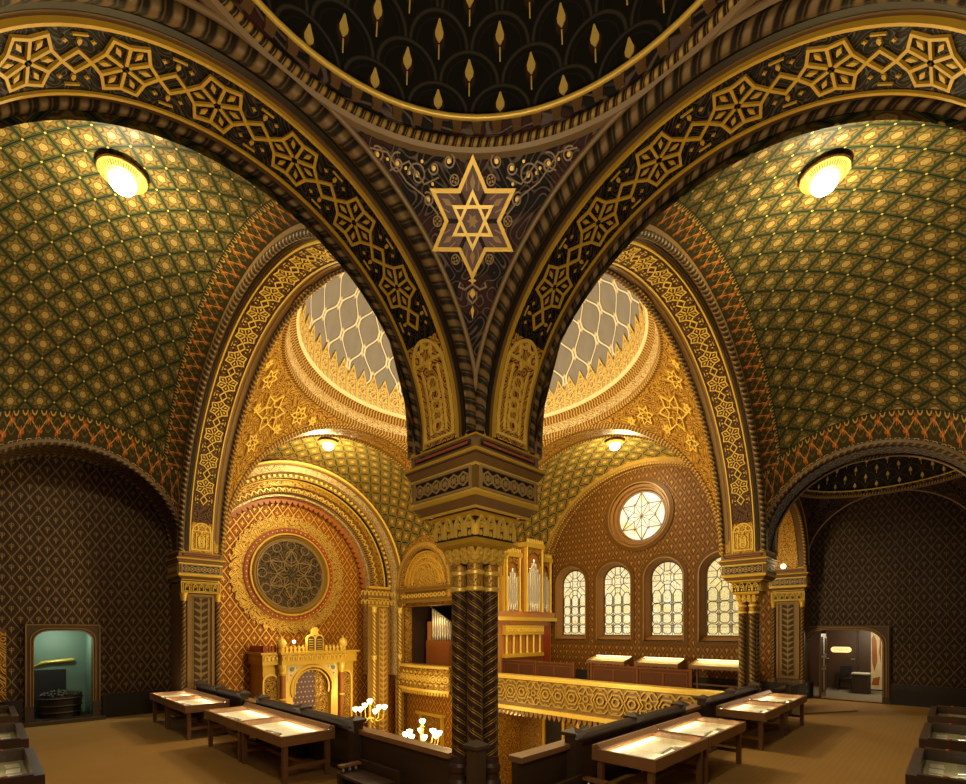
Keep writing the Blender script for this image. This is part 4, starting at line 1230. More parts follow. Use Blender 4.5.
b.build('arcade_frieze_pattern', MT['gold_light'], t)
b = MB()
for k in range(17):
    xx = 1.03+k*.0415
    if 1.27 < xx < 1.47: continue
    b.poly([(xx-.014, -.215), (xx+.014, -.215), (xx+.009, -.195), (xx+.014, -.175), (xx, -.150), (xx-.014, -.175), (xx-.009, -.195)], ply(yf-.04), -.010, .010)
b.build('cresting_pattern', MT['gold_light'], t)
b = MB()
for k in range(10):
    yy = yf+.04+k*.034
    b.poly([(yy-.011, -.215), (yy+.011, -.215), (yy+.009, -.150), (yy-.009, -.150)], plx(x0+.0), -.008, .008)
for k in range(7):
    xx = x0+.02+k*.03
    b.poly([(xx-.009, -.215), (xx+.009, -.215), (xx+.008, -.150), (xx-.008, -.150)], ply(yf+.04), -.008, .008)
b.build('side_cresting_pattern', MT['red'], t)
for xx in (1.03, 1.69):
    b = MB(); b.lathe([(.03, -.215), (.035, -.19), (.022, -.18), (.04, -.16), (.046, -.135), (.040, -.105), (.022, -.085), (.008, -.075), (.004, -.055), (0, -.05)], xx, yf-.02, 14); b.build('urn_finial', MT['gold_light'], t)
t = thing('tablets', 'twin round-topped law tablets crowned by a gold ornament on top of the ark', 'tablets', (1.37, yf-.02, -.215), None)
yt = yf-.02
b = MB(); b.poly(archpts(1.325, .046, -.214, -.09, 10), ply(yt), -.012, .012); b.poly(archpts(1.415, .046, -.214, -.09, 10), ply(yt), -.012, .012); b.poly([(1.325, -.05), (1.415, -.05), (1.40, -.02), (1.41, .0), (1.395, .02), (1.37, .03), (1.345, .02), (1.33, .0), (1.34, -.02)], ply(yt), -.012, .012); b.build('gilt_frame', MT['gold_light'], t)
for xx in (1.325, 1.415):
    b = MB(); b.poly(archpts(xx, .036, -.205, -.095, 10), ply(yt-.012), 0, .003); k_ = b.build('dark_slab', MT['leatherdark'], t)
b = MB()
for xx in (1.325, 1.415):
    for k in range(5): b.poly([(xx-.024, -.195+k*.024), (xx+.024, -.195+k*.024), (xx+.024, -.187+k*.024), (xx-.024, -.187+k*.024)], ply(yt-.015), 0, .002)
b.build('lettering_lines', MT['gold'], t)
t = thing('spotlight', 'small bright spotlight on top of the ark beside the tablets', 'spotlight', (1.22, yf+.12, -.215), None)
b = MB(); b.lathe([(.012, -.215), (.012, -.205), (.005, -.205), (.005, -.125)], 1.22, yf+.12, 10); b.build('stand', MT['gold'], t)
b = MB(); b.lathe([(0, -.135), (.011, -.132), (.016, -.118), (.012, -.104), (0, -.10)], 1.22, yf+.12, 12); b.build('bulb', MT['bulb'], t)

# ------------------------------------------------------------------ organ case in the window gallery
t = thing('organ', 'tall gilded organ case with three towers of grey pipes beside the windows', 'organ', (3.15, 2.4, -.55), None)
yo = 2.36
def ob(x0_, x1_, y0_, z0_, z1_, name, m):
    b = MB(); b.box(x0_, x1_, y0_, 2.495, z0_, z1_); return b.build(name, MT[m], t)
ob(2.74, 3.72, yo+.04, -.549, .10, 'lower_case', 'wood_organ')
ob(2.70, 3.76, yo-.02, .10, .14, 'case_cornice', 'gold')
ob(2.72, 3.74, yo, .14, .20, 'impost_rail', 'wood_organ')
TW = ((2.76, 2.885, yo+.02, .76), (2.90, 3.14, yo+.02, .78), (3.16, 3.46, yo-.04, .90), (3.48, 3.70, yo+.02, .78))
for k, (xa, xb, y_, z1) in enumerate(TW):
    ob(xa, xb, y_+.03, .20, z1, 'tower_back', 'wood_organ')
    xm = (xa+xb)/2; hw = (xb-xa)/2
    pm = ply(y_+.03)
    b = MB(); b.poly([(xa, .20), (xa+.028, .20), (xa+.028, z1), (xa, z1)], pm, 0, .03); b.poly([(xb-.028, .20), (xb, .20), (xb, z1), (xb-.028, z1)], pm, 0, .03); b.build('tower_frame', MT['gold'], t)
    b = MB(); b.box(xa-.015, xb+.015, y_-.015, 2.495, z1, z1+.05); b.build('tower_cornice', MT['gold'], t)
    b = MB(); nn = max(3, int((xb-xa)/.035))
    for i in range(nn):
        xx = xa+(xb-xa)*(i+.5)/nn
        b.poly([(xx-.012, z1+.05), (xx+.012, z1+.05), (xx+.012, z1+.07), (xx, z1+.095), (xx-.012, z1+.07)], ply(y_-.005), -.008, .008)
    b.build('cresting_pattern', MT['gold_light'], t)
    b = MB(); top = [(xm-hw+.028, z1-.19), (xm-hw*.5, z1-.08), (xm, z1-.04), (xm+hw*.5, z1-.08), (xm+hw-.028, z1-.19)]
    b.poly([(xm-hw+.028, z1)]+top[:3][0:1]+top[1:]+[(xm+hw-.028, z1)], pm, .012, .024, True); b.build('carved_spandrel', MT['arab_gold'], t)
    if k == 0: continue
    n_ = 7 if k == 2 else 5
    for i in range(n_):
        xx = xm+(i-(n_-1)/2)*(hw*2-.07)/n_
        ht = z1-.12-abs(i-(n_-1)/2)*(.052 if k == 2 else .045)
        mo = .27+.02*abs(i-(n_-1)/2)
        b = MB(); b.lathe([(.003, .202), (.0165, mo), (.0165, ht), (.013, ht)], xx, y_+.012, 10); b.build('pipe', MT['pipe'], t)
    for sx in (xa+.012, xb-.012):
        b = MB(); b.lathe([(.012, .20), (.012, .22), (.007, .23), (.007, z1-.03), (.013, z1)], sx, y_-.004, 8); b.build('tower_colonnette', MT['gold_light'], t)
# lower colonnade
for k in range(6):
    xx = 2.90+k*.115
    b = MB(); b.lathe([(.016, -.25), (.012, -.22), (.012, -.07), (.018, -.05)], xx, yo+.015, 8); b.build('colonnette', MT['gold_light'], t)
b = MB(); b.box(2.86, 3.52, yo-.01, yo+.05, -.05, .05); b.box(2.86, 3.52, yo-.01, yo+.05, -.29, -.25); b.build('colonnade_rail', MT['gold'], t)
b = MB()
for k in range(13): b.ribbon(circ((2.90+k*.049, .0), .018, 8), .007, ply(yo-.01), 0, .008, True)
b.build('ring_frieze_pattern', MT['gold_light'], t)
b = MB(); b.poly([(3.56, -.42), (3.70, -.42), (3.70, .05), (3.56, .05)], ply(yo+.04), 0, .004); b.build('painted_side_panel', MT['red'], t)

# ------------------------------------------------------------------ window gallery parapet
t = thing('gallery_parapet', 'long golden parapet with carved hexagon pattern along the window gallery', 'parapet', (2.58, 1.3, -.85), None)
ya, yb = .14, 2.47; xp = 2.50
b = MB(); b.box(xp, xp+.07, ya, yb, -.70, -.435); b.build('panel', MT['brown_gold'], t)
b = MB(); b.box(xp-.02, xp+.09, ya, yb, -.435, -.418); b.box(xp-.015, xp+.0, ya, yb, -.452, -.435); b.box(xp-.03, xp+.07, ya, yb, -.735, -.70); b.build('rails', MT['gold_light'], t)
b = MB(); pm = plx(xp)
zc = -.565
n = 17; dp = (yb-ya-.06)/n
for k in range(n):
    y = ya+.03+dp*(k+.5)
    if k % 4 == 3:
        b.ribbon(star((y, zc), .082, .045, 6, pi/2), .010, pm, 0, .014, True); b.ribbon(circ((y, zc), .024, 6), .009, pm, 0, .016, True)
    else:
        b.ribbon(circ((y, zc), .064, 6, 0, 2*pi), .011, pm, 0, .014, True); b.ribbon(circ((y, zc), .030, 8), .012, pm, 0, .018, True)
    for sg in (-1, 1):
        b.ribbon([(y-dp*.5, zc+sg*.062), (y-dp*.28, zc+sg*.098), (y+dp*.28, zc+sg*.098), (y+dp*.5, zc+sg*.062)], .010, pm, 0, .013)
        b.ribbon([(y-dp*.12, zc+sg*.085), (y+dp*.12, zc+sg*.085)], .009, pm, 0, .012)
        b.ribbon([(y+dp*.5, zc+sg*.062), (y+dp*.5, zc+sg*.025)], .008, pm, 0, .012)
b.build('hexagon_pattern', MT['bronze_gold'], t)
b = MB()
n = 46
for k in range(n):
    y = ya+.02+(yb-ya-.04)*(k+.5)/n
    b.poly([(y-.019, -.735), (y+.019, -.735), (y+.019, -.755), (y+.010, -.775), (y, -.79), (y-.010, -.775), (y-.019, -.755)], plx(xp-.005), -.02, .012)
b.build('fringe_pattern', MT['ochre'], t)
b = MB(); b.box(xp+.03, 3.3, ya-.4, yb+.1, -.70, -.63); b.build('gallery_soffit', MT['wood_organ'], t)
for y, lab in ((1.62, 'dark doorway in the lower wall under the window gallery nearest the slender column'), (2.05, 'dark doorway in the lower wall under the window gallery nearest the corner column')):
    t = thing('doorway', lab, 'doorway', (3.29, y, -1.75), None)
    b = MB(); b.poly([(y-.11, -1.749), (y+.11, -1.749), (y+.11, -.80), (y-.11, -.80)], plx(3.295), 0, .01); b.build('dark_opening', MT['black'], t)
    b = MB(); b.ribbon([(y-.125, -1.74), (y-.125, -.785), (y+.125, -.785), (y+.125, -1.74)], .03, plx(3.295), 0, .025); b.build('frame', MT['gold'], t)
t = thing('doorway', 'gilded door surround in the lower wall under the organ balcony', 'doorway', (2.54, 3.1, -1.75), None)
b = MB(); b.poly([(2.98, -1.74), (3.34, -1.74), (3.34, -.95), (2.98, -.95)], plx(2.545), 0, .008, True); b.build('door_panel', MT['arab_gold'], t)
b = MB(); b.box(2.49, 2.545, 2.93, 3.39, -.95, -.915); b.box(2.515, 2.545, 2.96, 2.99, -1.74, -.95); b.box(2.515, 2.545, 3.33, 3.36, -1.74, -.95); b.build('surround', MT['gold'], t)

# ------------------------------------------------------------------ gallery balustrade (dark wood, ours)
def post(t, x, y, ztop, w=.020):
    b = MB(); b.sq([(w, -.549), (w, ztop-.02)], x, y); p = b.build('post', MT['wood_dark'], t)
    b = MB(); b.sq([(w, ztop-.02), (w+.009, ztop-.016), (w+.009, ztop-.006), (.002, ztop+.008)], x, y); b.build('post_cap', MT['wood_dark'], p)
def balustrade(name, label, ax, off, lo, hi, posts, railsegs, ztop=-.325):
    """low panelled parapet with a broad ledge; posts and a stout rail stand along it"""
    P = (lambda u, v, z: (v, u, z)) if ax == 'y' else (lambda u, v, z: (u, v, z))
    t = thing(name, label, 'balustrade', P((lo+hi)/2, off, -.55))
    def bx(b, u0, u1, v0, v1, z0, z1):
        if ax == 'y': b.box(v0, v1, u0, u1, z0, z1)
        else: b.box(u0, u1, v0, v1, z0, z1)
    b = MB(); bx(b, lo, hi, off+.010, off+.032, -.549, -.385); b.build('parapet', MT['wood_dark'], t)
    b = MB(); bx(b, lo, hi, off-.004, off+.046, -.385, -.368); b.build('ledge', MT['wood_case'], t)
    for a, c in railsegs:
        b = MB(); N = 8
        prof = [(-.020, -.372), (-.024, -.360), (-.016, -.342), (0, -.335), (.012, -.338), (.018, -.352), (.016, -.372)]
        Q = [(u, off+v, z) for u in (a, c) for v, z in prof]
        k = len(prof)
        for i in range(k):
            j = (i+1) % k
            b.face([P(a, off+prof[i][0], prof[i][1]), P(c, off+prof[i][0], prof[i][1]), P(c, off+prof[j][0], prof[j][1]), P(a, off+prof[j][0], prof[j][1])], smooth=False)
        for u in (a, c): b.face([P(u, off+v, z) for v, z in prof])
        bx(b, a, c, off-.006, off+.006, -.50, -.372)
        b.build('rail', MT['wood_dark'], t)
    for u in posts: post(t, *(P(u, off-.002, 0)[:2]), ztop)
    return t
balustrade('balustrade', 'dark wooden balustrade with posts behind the niche side cases', 'y', -.02, .09, 2.44, [.60, 1.02, 1.46, 1.70, 2.08, 2.41], [(.60, 1.46), (1.70, 2.41)])
balustrade('balustrade', 'dark wooden balustrade with posts behind the doorway side cases', 'x', -.095, .09, 2.50, [.36, .78, 1.22, 1.50, 1.93, 2.36], [(.36, 1.22), (1.50, 2.36)])
t = thing('post', 'single dark newel post with pyramid cap standing before the corner column', 'post', (-.115, -.118, -.55))
b = MB(); b.sq([(.017, -.549), (.017, -.305)], -.115, -.118); b.build('shaft', MT['wood_dark'], t)
b = MB(); b.sq([(.017, -.305), (.025, -.300), (.025, -.292), (.002, -.279)], -.115, -.118); b.build('cap', MT['wood_dark'], t)
t = thing('post', 'dark post standing behind the far cases close to the doorway pilaster', 'post', (2.62, -.16, -.55))
b = MB(); b.sq([(.015, -.549), (.015, -.36)], 2.72, -.20); b.build('shaft', MT['wood_dark'], t)
b = MB(); b.sq([(.015, -.36), (.021, -.357), (.021, -.35), (.002, -.342)], 2.72, -.20); b.build('cap', MT['wood_dark'], t)
t = thing('bench', 'dark bench back running from the slender column toward the doorway pilaster', 'bench', (2.62, -.10, -.55))
b = MB(); b.box(2.68, 3.2, -.16, -.13, -.549, -.40); b.build('back', MT['wood_dark'], t)
b = MB(); b.box(2.68, 3.2, -.17, -.12, -.40, -.388); b.build('top_rail', MT['wood_dark'], t)
# low benches in the corner by the column
for nm, lab, f in (('bench', 'low dark bench with pale arm ends below the ledge on the niche side', lambda u, v, z: (v, u, z)), ('bench', 'low dark bench with pale arm ends below the ledge on the doorway side', lambda u, v, z: (u-.17, v-.09, z))):
    t = thing(nm, lab, 'bench', f(.4, -.10, -.55))
    def bq(u0, u1, v0, v1, z0, z1, name, m):
        b = MB(); p, q = f(u0, v0, z0), f(u1, v1, z1)
        b.box(min(p[0], q[0]), max(p[0], q[0]), min(p[1], q[1]), max(p[1], q[1]), z0, z1); return b.build(name, MT[m], t)
    bq(.30, .52, -.145, -.06, -.500, -.490, 'seat', 'wood_dark')
    bq(.30, .52, -.055, -.042, -.549, -.46, 'back', 'wood_dark')
    bq(.30, .315, -.145, -.06, -.549, -.50, 'side', 'wood_dark'); bq(.505, .52, -.145, -.06, -.549, -.50, 'side', 'wood_dark')
    bq(.50, .525, -.14, -.06, -.472, -.464, 'arm', 'wood_case')
    for v in (-.125, -.10, -.075):
        q = f(.512, v, 0)
        b = MB(); b.lathe([(.003, -.490), (.006, -.484), (.003, -.478), (.005, -.472)], q[0], q[1], 8); b.build('spindle', MT['silver'], t)

# ------------------------------------------------------------------ lamps
def vault_lamp(x, y, z, label, n, sc=1.):
    t = thing('ceiling_lamp', label, 'ceiling lamp', (x, y, z), 'vault lamps')
    v = Vector(n).normalized(); ax = v.orthogonal().normalized(); ay = v.cross(ax)
    def P(r, h, a): return tuple(Vector((x, y, z))+ax*r*cos(a)*sc+ay*r*sin(a)*sc+v*h*sc)
    def lt(prof, name, m, nn=32):
        b = MB()
        for (r0, h0), (r1, h1) in zip(prof, prof[1:]): b.grid(lambda a, q: P(r0+(r1-r0)*q, h0+(h1-h0)*q, a), lin(0, 2*pi, nn), [0, 1], lambda a, q: (a, q))
        b.build(name, MT[m], t)
    lt([(.07, -.01), (.135, .0), (.150, .012), (.145, .024), (.125, .022)], 'brass_rim', 'rope_gold')
    lt([(.125, .022), (.105, .045), (.078, .050)], 'glass_bead_ring', 'lamp_ring')
    lt([(.078, .045), (.084, .06), (.078, .09), (.06, .115), (.03, .130), (0, .134)], 'glowing_bowl', 'lamp', 24)
    lt([(0, -.01), (.07, -.01)], 'backplate', 'gold', 16)
    return t
def m_ring():
    u, v = uv(); s = Lt(Abs(Fr(u*8.)-.5), .25, .1)
    return {'Base Color': mix(s, (.20, .11, .02), (.75, .50, .12)), 'Roughness': .3, 'Metallic': .3, 'Emission Color': mix(s, (.35, .16, .02), (1., .66, .18)), 'Emission Strength': .55}
material('lamp_ring', m_ring)
vault_lamp(CN, CH, ZH+1.288, 'glowing bowl lamp on the green vault toward the niche wall', (.0, .0, -1), .56)
vault_lamp(CH, CN, ZH+1.288, 'glowing bowl lamp on the green vault toward the doorway wall', (.0, .0, -1), .56)
vault_lamp(CH, 3.2, ZH+1.288, 'glowing bowl lamp on the small vault above the ark', (0, 0, -1), .6)
vault_lamp(3.2, CH, ZH+1.288, 'glowing bowl lamp on the small vault above the arched windows', (0, 0, -1), .6)
t = thing('wall_lamp', 'tiny globe wall lamp shining beside the slender column capital', 'wall lamp', (2.76, -.135, .40))
b = MB(); b.tube([(2.72, -.125, .397), (2.74, -.16, .397), (2.74, -.165, .41)], .004, 6); b.build('bracket', MT['gold'], t)
b = MB(); b.lathe([(0, .403), (.012, .408), (.016, .42), (.012, .432), (0, .437)], 2.74, -.165, 12); b.build('globe', MT['bulb'], t)

def candelabrum(x, y, zt, label, arms, sc=1.):
    t = thing('candelabrum', label, 'candelabrum', (x, y, -1.75), 'lit candelabra in the hall')
    b = MB(); b.lathe([(.075, -1.749), (.07, -1.72), (.025, -1.69), (.014, -1.62), (.014, zt-.16), (.024, zt-.15), (.012, zt-.13), (.012, zt-.02), (.02, zt-.01), (.012, zt)], x, y, 14); b.build('stem', MT['gold_light'], t)
    for k, (a, r, dz) in enumerate(arms):
        px_, py_, pz = x+r*cos(a), y+r*sin(a), zt+dz
        if r > 0:
            b = MB(); b.tube([(x, y, zt-.13), (x+r*.5*cos(a), y+r*.5*sin(a), zt-.16+dz*.4), (x+r*.9*cos(a), y+r*.9*sin(a), zt-.12+dz*.7), (px_, py_, pz-.02)], .006, 6); am = b.build('arm', MT['gold_light'], t)
        else: am = None
        b = MB(); b.lathe([(.008, pz-.02), (.02, pz-.008), (.030, pz+.012), (.028, pz+.022), (.014, pz+.026), (0, pz+.027)], px_, py_, 12); b.build('glass_shade', MT['bulb'], t)
    return t
ar = [(k*pi/3+.3, .145, -.06+(.02 if k % 2 else 0)) for k in range(6)]+[(0, 0, .02)]
candelabrum(1.76, 3.2, -.74, 'lit many-armed candelabrum beside the ark', ar)
ar = [(k*pi/4+.2, .15, -.08) for k in range(8)]+[(0, 0, .03)]
candelabrum(1.78, 2.4, -.85, 'lit many-armed candelabrum nearer the corner column', ar)

# ------------------------------------------------------------------ display cases (metres, built once at the origin)
def bx(t, x0, x1, y0, y1, z0, z1, name, m):
    b = MB(True); b.box(x0, x1, y0, y1, z0, z1); return b.build(name, MT[m], t)
LX, DY, HT = 1.84, .92, .76
def table_case(label, group):
    """flat glazed case on four legs; y = 0 is the viewers' edge, the lamp hood runs along the back"""
    t = local('display_case', label, 'display case', group)
    hx = LX/2
    b = MB(True)
    b.box(-hx, hx, 0, .045, .60, HT); b.box(-hx, hx, DY-.05, DY, .60, HT+.05); b.box(-hx, -hx+.045, .045, DY-.05, .60, HT); b.box(hx-.045, hx, .045, DY-.05, .60, HT)
    b.build('rim_frame', MT['wood_case'], t)
    bx(t, -hx+.045, hx-.045, .045, DY-.05, .60, .665, 'bed', 'bed')
    hd = MB(True)
    pr = [(DY-.14, HT+.012), (DY-.05, HT+.012), (DY-.05, HT+.07), (DY-.09, HT+.07)]
    for i in range(4):
        a, c = pr[i], pr[(i+1) % 4]; hd.face([(-hx, *a), (hx, *a), (hx, *c), (-hx, *c)])
    for xx in (-hx, hx): hd.face([(xx, *p) for p in pr])
    hd.box(-hx, hx, DY-.14, DY-.125, HT-.02, HT+.012)
    h = hd.build('lamp_hood', MT['wood_case'], t)
    bx(t, -hx+.08, hx-.08, DY-.115, DY-.06, HT-.012, HT-.004, 'strip_lamp', 'striplight')
    bx(t, -hx+.045, hx-.045, .045, DY-.14, HT-.010, HT-.004, 'glass_lid', 'pane')
    for sx in (-1, 1):
        for yy in (.06, DY-.13):
            bx(t, sx*(hx-.09)-.037, sx*(hx-.09)+.037, yy, yy+.075, 0, .60, 'leg', 'wood')
        bx(t, sx*(hx-.09)-.02, sx*(hx-.09)+.02, .135, DY-.13, .20, .26, 'side_stretcher', 'wood')
    bx(t, -hx+.11, hx-.11, DY/2-.02, DY/2+.02, .205, .255, 'long_stretcher', 'wood')
    return t
DOCN = [0]
def sheet(cx, cy, cz, w, d, rz, m, name, label, cat, group, th=.004):
    b = MB(True); b.box(-w/2, w/2, -d/2, d/2, 0, th)
    o = b.build(name, MT[m]); o.location = (cx, cy, cz); o.rotation_euler = (0, 0, rz)
    tag(o, label, cat, group); return o
proto = None
cases = []
rows = [('L', .905, 'glowing case nearest the corner column on the niche side'), ('L', 1.325, 'second glowing case from the corner column on the niche side'),
        ('L', 1.93, 'third glowing case from the corner column on the niche side'), ('L', 2.29, 'farthest glowing case standing by the niche wall'),
        ('R', .58, 'glowing case nearest the corner column on the doorway side'), ('R', 1.01, 'second glowing case from the corner column on the doorway side'),
        ('R', 1.705, 'third glowing case from the corner column on the doorway side'), ('R', 2.15, 'farthest glowing case standing toward the doorway')]
random.seed(11)
for i, (sd, p, lab) in enumerate(rows):
    lab2 = 'wooden '+lab
    if sd == 'L': loc = (w3((-.262 if p < 1.5 else -.292, p, 0))[0], p*A, 0); rz = -pi/2
    else: loc = (p*A, w3((0, -.368, 0))[1], 0); rz = 0.
    if proto is None:
        proto = table_case(lab2, 'glowing table cases along the balustrades'); t = proto; t.location = loc; t.rotation_euler = (0, 0, rz)
    else: t = dup(proto, loc, rz, lab2)
    if i == 3: t.scale = (.70, 1, 1)
    cases.append((loc, rz, lab))
    c, s_ = cos(rz), sin(rz)
    at = lambda x, y: (loc[0]+x*c-y*s_, loc[1]+x*s_+y*c)
    short = lab.replace('glowing case ', '').replace('standing ', '')
    for k, (x, y, w, d) in enumerate(((-.52, .42, .58, .44), (.16, .46, .50, .40), (.62, .40, .34, .46))):
        px_, py_ = at((.68 if i == 3 else 1)*x+random.uniform(-.04, .04), y+random.uniform(-.04, .04))
        sheet(px_, py_, .6655, w*(.68 if i == 3 else 1), d, rz+random.uniform(-.06, .06), ('paper', 'paper', 'paper_old')[k], 'document',
              ('broad pale sheet in case ', 'middle pale sheet in case ', 'small yellowed sheet in case ')[k]+short, 'document', 'documents lying in the glowing cases')
    px_, py_ = at(-.1+random.uniform(-.2, .2), .26); sheet(px_, py_, .670, .46, .035, rz+.12, 'ink', 'pointer', 'thin dark pointer lying in case '+short, 'pointer', 'pointers lying in the glowing cases', .012)
    px_, py_ = at(.26, .20+.03*(i % 2)); sheet(px_, py_, .670, .16, .11, rz+.2, 'ink', 'booklet', 'small dark booklet in case '+short, 'booklet', 'booklets lying in the glowing cases', .014)

def side_case(label, group):
    """low dark table case with an open box top and an overhanging lip"""
    t = local('display_case', label, 'display case', group)
    hx, dy = .95, 1.0
    b = MB(True)
    b.box(-hx, hx, 0, .10, .52, .70); b.box(-hx, -hx+.09, .10, dy, .52, .72); b.box(hx-.09, hx, .10, dy, .52, .72); b.box(-hx+.09, hx-.09, dy-.09, dy, .52, .80)
    b.build('box_frame', MT['wood_box'], t)
    bx(t, -hx+.09, hx-.09, .10, dy-.09, .52, .555, 'bed', 'bed_olive')
    bx(t, -hx+.09, hx-.09, .10, dy-.09, .678, .684, 'glass_lid', 'pane')
    bx(t, -hx+.02, hx-.02, .01, .03, .0, .52, 'front_panel', 'wood_dark')
    for sx in (-1, 1): bx(t, sx*(hx-.04)-.03, sx*(hx-.04)+.03, .03, dy-.02, 0, .52, 'side_panel', 'wood_dark')
    for yy in (.35, .65):
        b = MB(True); b.lathe([(0, .735), (.028, .735), (.032, .722), (.032, .7205)], -hx+.045, yy, 12); b.build('lock', MT['red'], t)
        b = MB(True); b.lathe([(0, .735), (.028, .735), (.032, .722), (.032, .7205)], hx-.045, yy, 12); b.build('lock', MT['red'], t)
    return t
pr2 = None
order = ['nearest the camera', 'second from the camera', 'third from the camera', 'farthest from the camera']
for sd in 'LR':
    for k, p in enumerate((.34, .98, 1.60, 2.25)):
        sname = 'niche side outer wall' if sd == 'L' else 'doorway side outer wall'
        lab = 'low dark box case at the %s, %s' % (sname, order[k])
        if sd == 'L': loc = ((-.885)*A, (p if k else .36)*A, 0); rz = pi/2
        else: loc = ((p if k else .36)*A, -.885*A, 0); rz = pi
        if pr2 is None: pr2 = side_case(lab, 'dark box cases along the outer walls'); t = pr2; t.location = loc; t.rotation_euler = (0, 0, rz)
        else: t = dup(pr2, loc, rz, lab)
        c, s_ = cos(rz), sin(rz)
        at = lambda x, y: (loc[0]+x*c-y*s_, loc[1]+x*s_+y*c)
        if k > 2: continue
        for q in range(4):
            x_, y_ = (-.5+.34*q, .24)
            px_, py_ = at(x_, y_); sheet(px_, py_, .5555, .24, .14, rz+random.uniform(-.1, .1), 'paper', 'card', 'pale card, %s along the front, case %s at the %s' % (('first', 'second', 'third', 'last')[q], order[k].split(' from')[0], sname.replace(' outer wall', '')), 'card', 'cards in the box cases')
        for q in range(5):
            x_, y_ = (-.62+.26*q, .56)
            px_, py_ = at(x_, y_)
            b = MB(True)
            b.tube([(0, -.14, .012), (0, .0, .014), (0, .08, .012)], .010, 6)
            b.tube([(0, .08, .012), (0, .11, .012), (0, .16, .012), (0, .18, .012)], .026, 8, rf=lambda i: (.3, 1, 1, .2)[i])
            o = b.build('silver_pointer', MT['silver']); o.location = (px_, py_, .574); o.rotation_euler = (0, 0, rz+.5+random.uniform(-.1, .1))
            tag(o, 'silver pointer, %s in its row, case %s at the %s' % (('first', 'second', 'middle', 'fourth', 'last')[q], order[k].split(' from')[0], sname.replace(' outer wall', '')), 'pointer', 'silver pointers in the box cases')

# desk cases under the windows
def desk_case(label, group):
    t = local('display_case', label, 'display case', group)
    hx, d = .92, .85
    for sx in (-1, 1):
        for yy in (.04, d-.12): bx(t, sx*(hx-.06)-.035, sx*(hx-.06)+.035, yy, yy+.07, 0, .92, 'leg', 'wood')
        b = MB(True)
        q = [(0, .92), (d, .92), (d, 1.26), (0, 1.06)]; x = sx*hx; x2 = sx*(hx-.04)
        b.face([(x, *p) for p in q]); b.face([(x2, *p) for p in q])
        for i in range(4):
            a, c = q[i], q[(i+1) % 4]; b.face([(x, *a), (x, *c), (x2, *c), (x2, *a)])
        b.build('side_cheek', MT['wood_case'], t)
    b = MB(True)
    b.face([(-hx+.04, .04, 1.0), (hx-.04, .04, 1.0), (hx-.04, d-.04, 1.19), (-hx+.04, d-.04, 1.19)]); b.face([(-hx+.04, .04, .97), (hx-.04, .04, .97), (hx-.04, d-.04, 1.16), (-hx+.04, d-.04, 1.16)])
    b.build('sloping_bed', MT['bed'], t)
    b = MB(True); b.box(-hx+.04, hx-.04, 0, .04, .92, 1.06); b.box(-hx+.04, hx-.04, d-.04, d, .92, 1.28); b.build('front_and_back_frame', MT['wood_case'], t)
    bx(t, -hx+.08, hx-.08, d-.10, d-.05, 1.235, 1.25, 'strip_lamp', 'striplight')
    bx(t, -hx+.04, hx-.04, .10, .14, .30, .36, 'stretcher', 'wood')
    return t
p3 = None
WT = [1.53, 1.01, .50]
for k, y in enumerate(WT):
    lab = ['sloping desk case lit yellow under the second arched window', 'sloping desk case lit yellow under the third arched window', 'sloping desk case lit yellow under the dim arched window'][k]
    loc = (3.42*A, y*A, 0); rz = -pi/2
    if p3 is None: p3 = desk_case(lab, 'sloping desk cases under the windows'); p3.location = loc; p3.rotation_euler = (0, 0, rz)
    else: dup(p3, loc, rz, lab)

# pews
def pew(label, group):
    t = local('pew', label, 'pew', group)
    ln = 1.87
    for k in (0, 1):
        x0 = -ln+k*ln
        bx(t, x0+.03, x0+ln-.03, 0, .04, .10, 1.04, 'back', 'wood_pew_panel')
        b = MB(True)
        pm = lambda u, v, h: (u, -h, v)
        for q in (0, 1):
            xa = x0+.10+q*(ln-.20)/2+.02; xb = xa+(ln-.20)/2-.04
            b.ribbon([(xa, .50), (xb, .50), (xb, .94), (xa, .94)], .035, pm, 0, .018, True)
        b.build('back_panel_frame', MT['wood_red'], t)
        bx(t, x0+.02, x0+ln-.02, -.02, .06, 1.04, 1.09, 'top_rail', 'wood_red')
        bx(t, x0+.04, x0+ln-.04, .04, .48, .42, .46, 'seat', 'wood_red')
    for x in (-ln, 0, ln):
        b = MB(True); b.box(x-.04, x+.04, -.03, .08, 0, 1.13); b.box(x-.035, x+.035, .08, .50, .0, .42); b.build('end_post', MT['wood_red'], t)
    return t
p4 = pew('red brown panelled pew below the organ case', 'pews in the window gallery'); p4.location = (2.78*A, 1.90*A, 0); p4.rotation_euler = (0, 0, -pi/2)
dup(p4, (2.78*A, .87*A, 0), -pi/2, 'red brown panelled pew below the middle arched windows')
t = local('side_table', 'small dark side table between the two pews and the windows', 'side table'); t.location = (3.15*A, 1.42*A, 0)
t['_o'] = (0., 0., 0.)
bx(t, -.3, .3, -.2, .2, .72, .76, 'tabletop', 'wood')
for sx in (-1, 1):
    for sy in (-1, 1): bx(t, sx*.26-.03, sx*.26+.03, sy*.16-.03, sy*.16+.03, 0, .72, 'leg', 'wood')

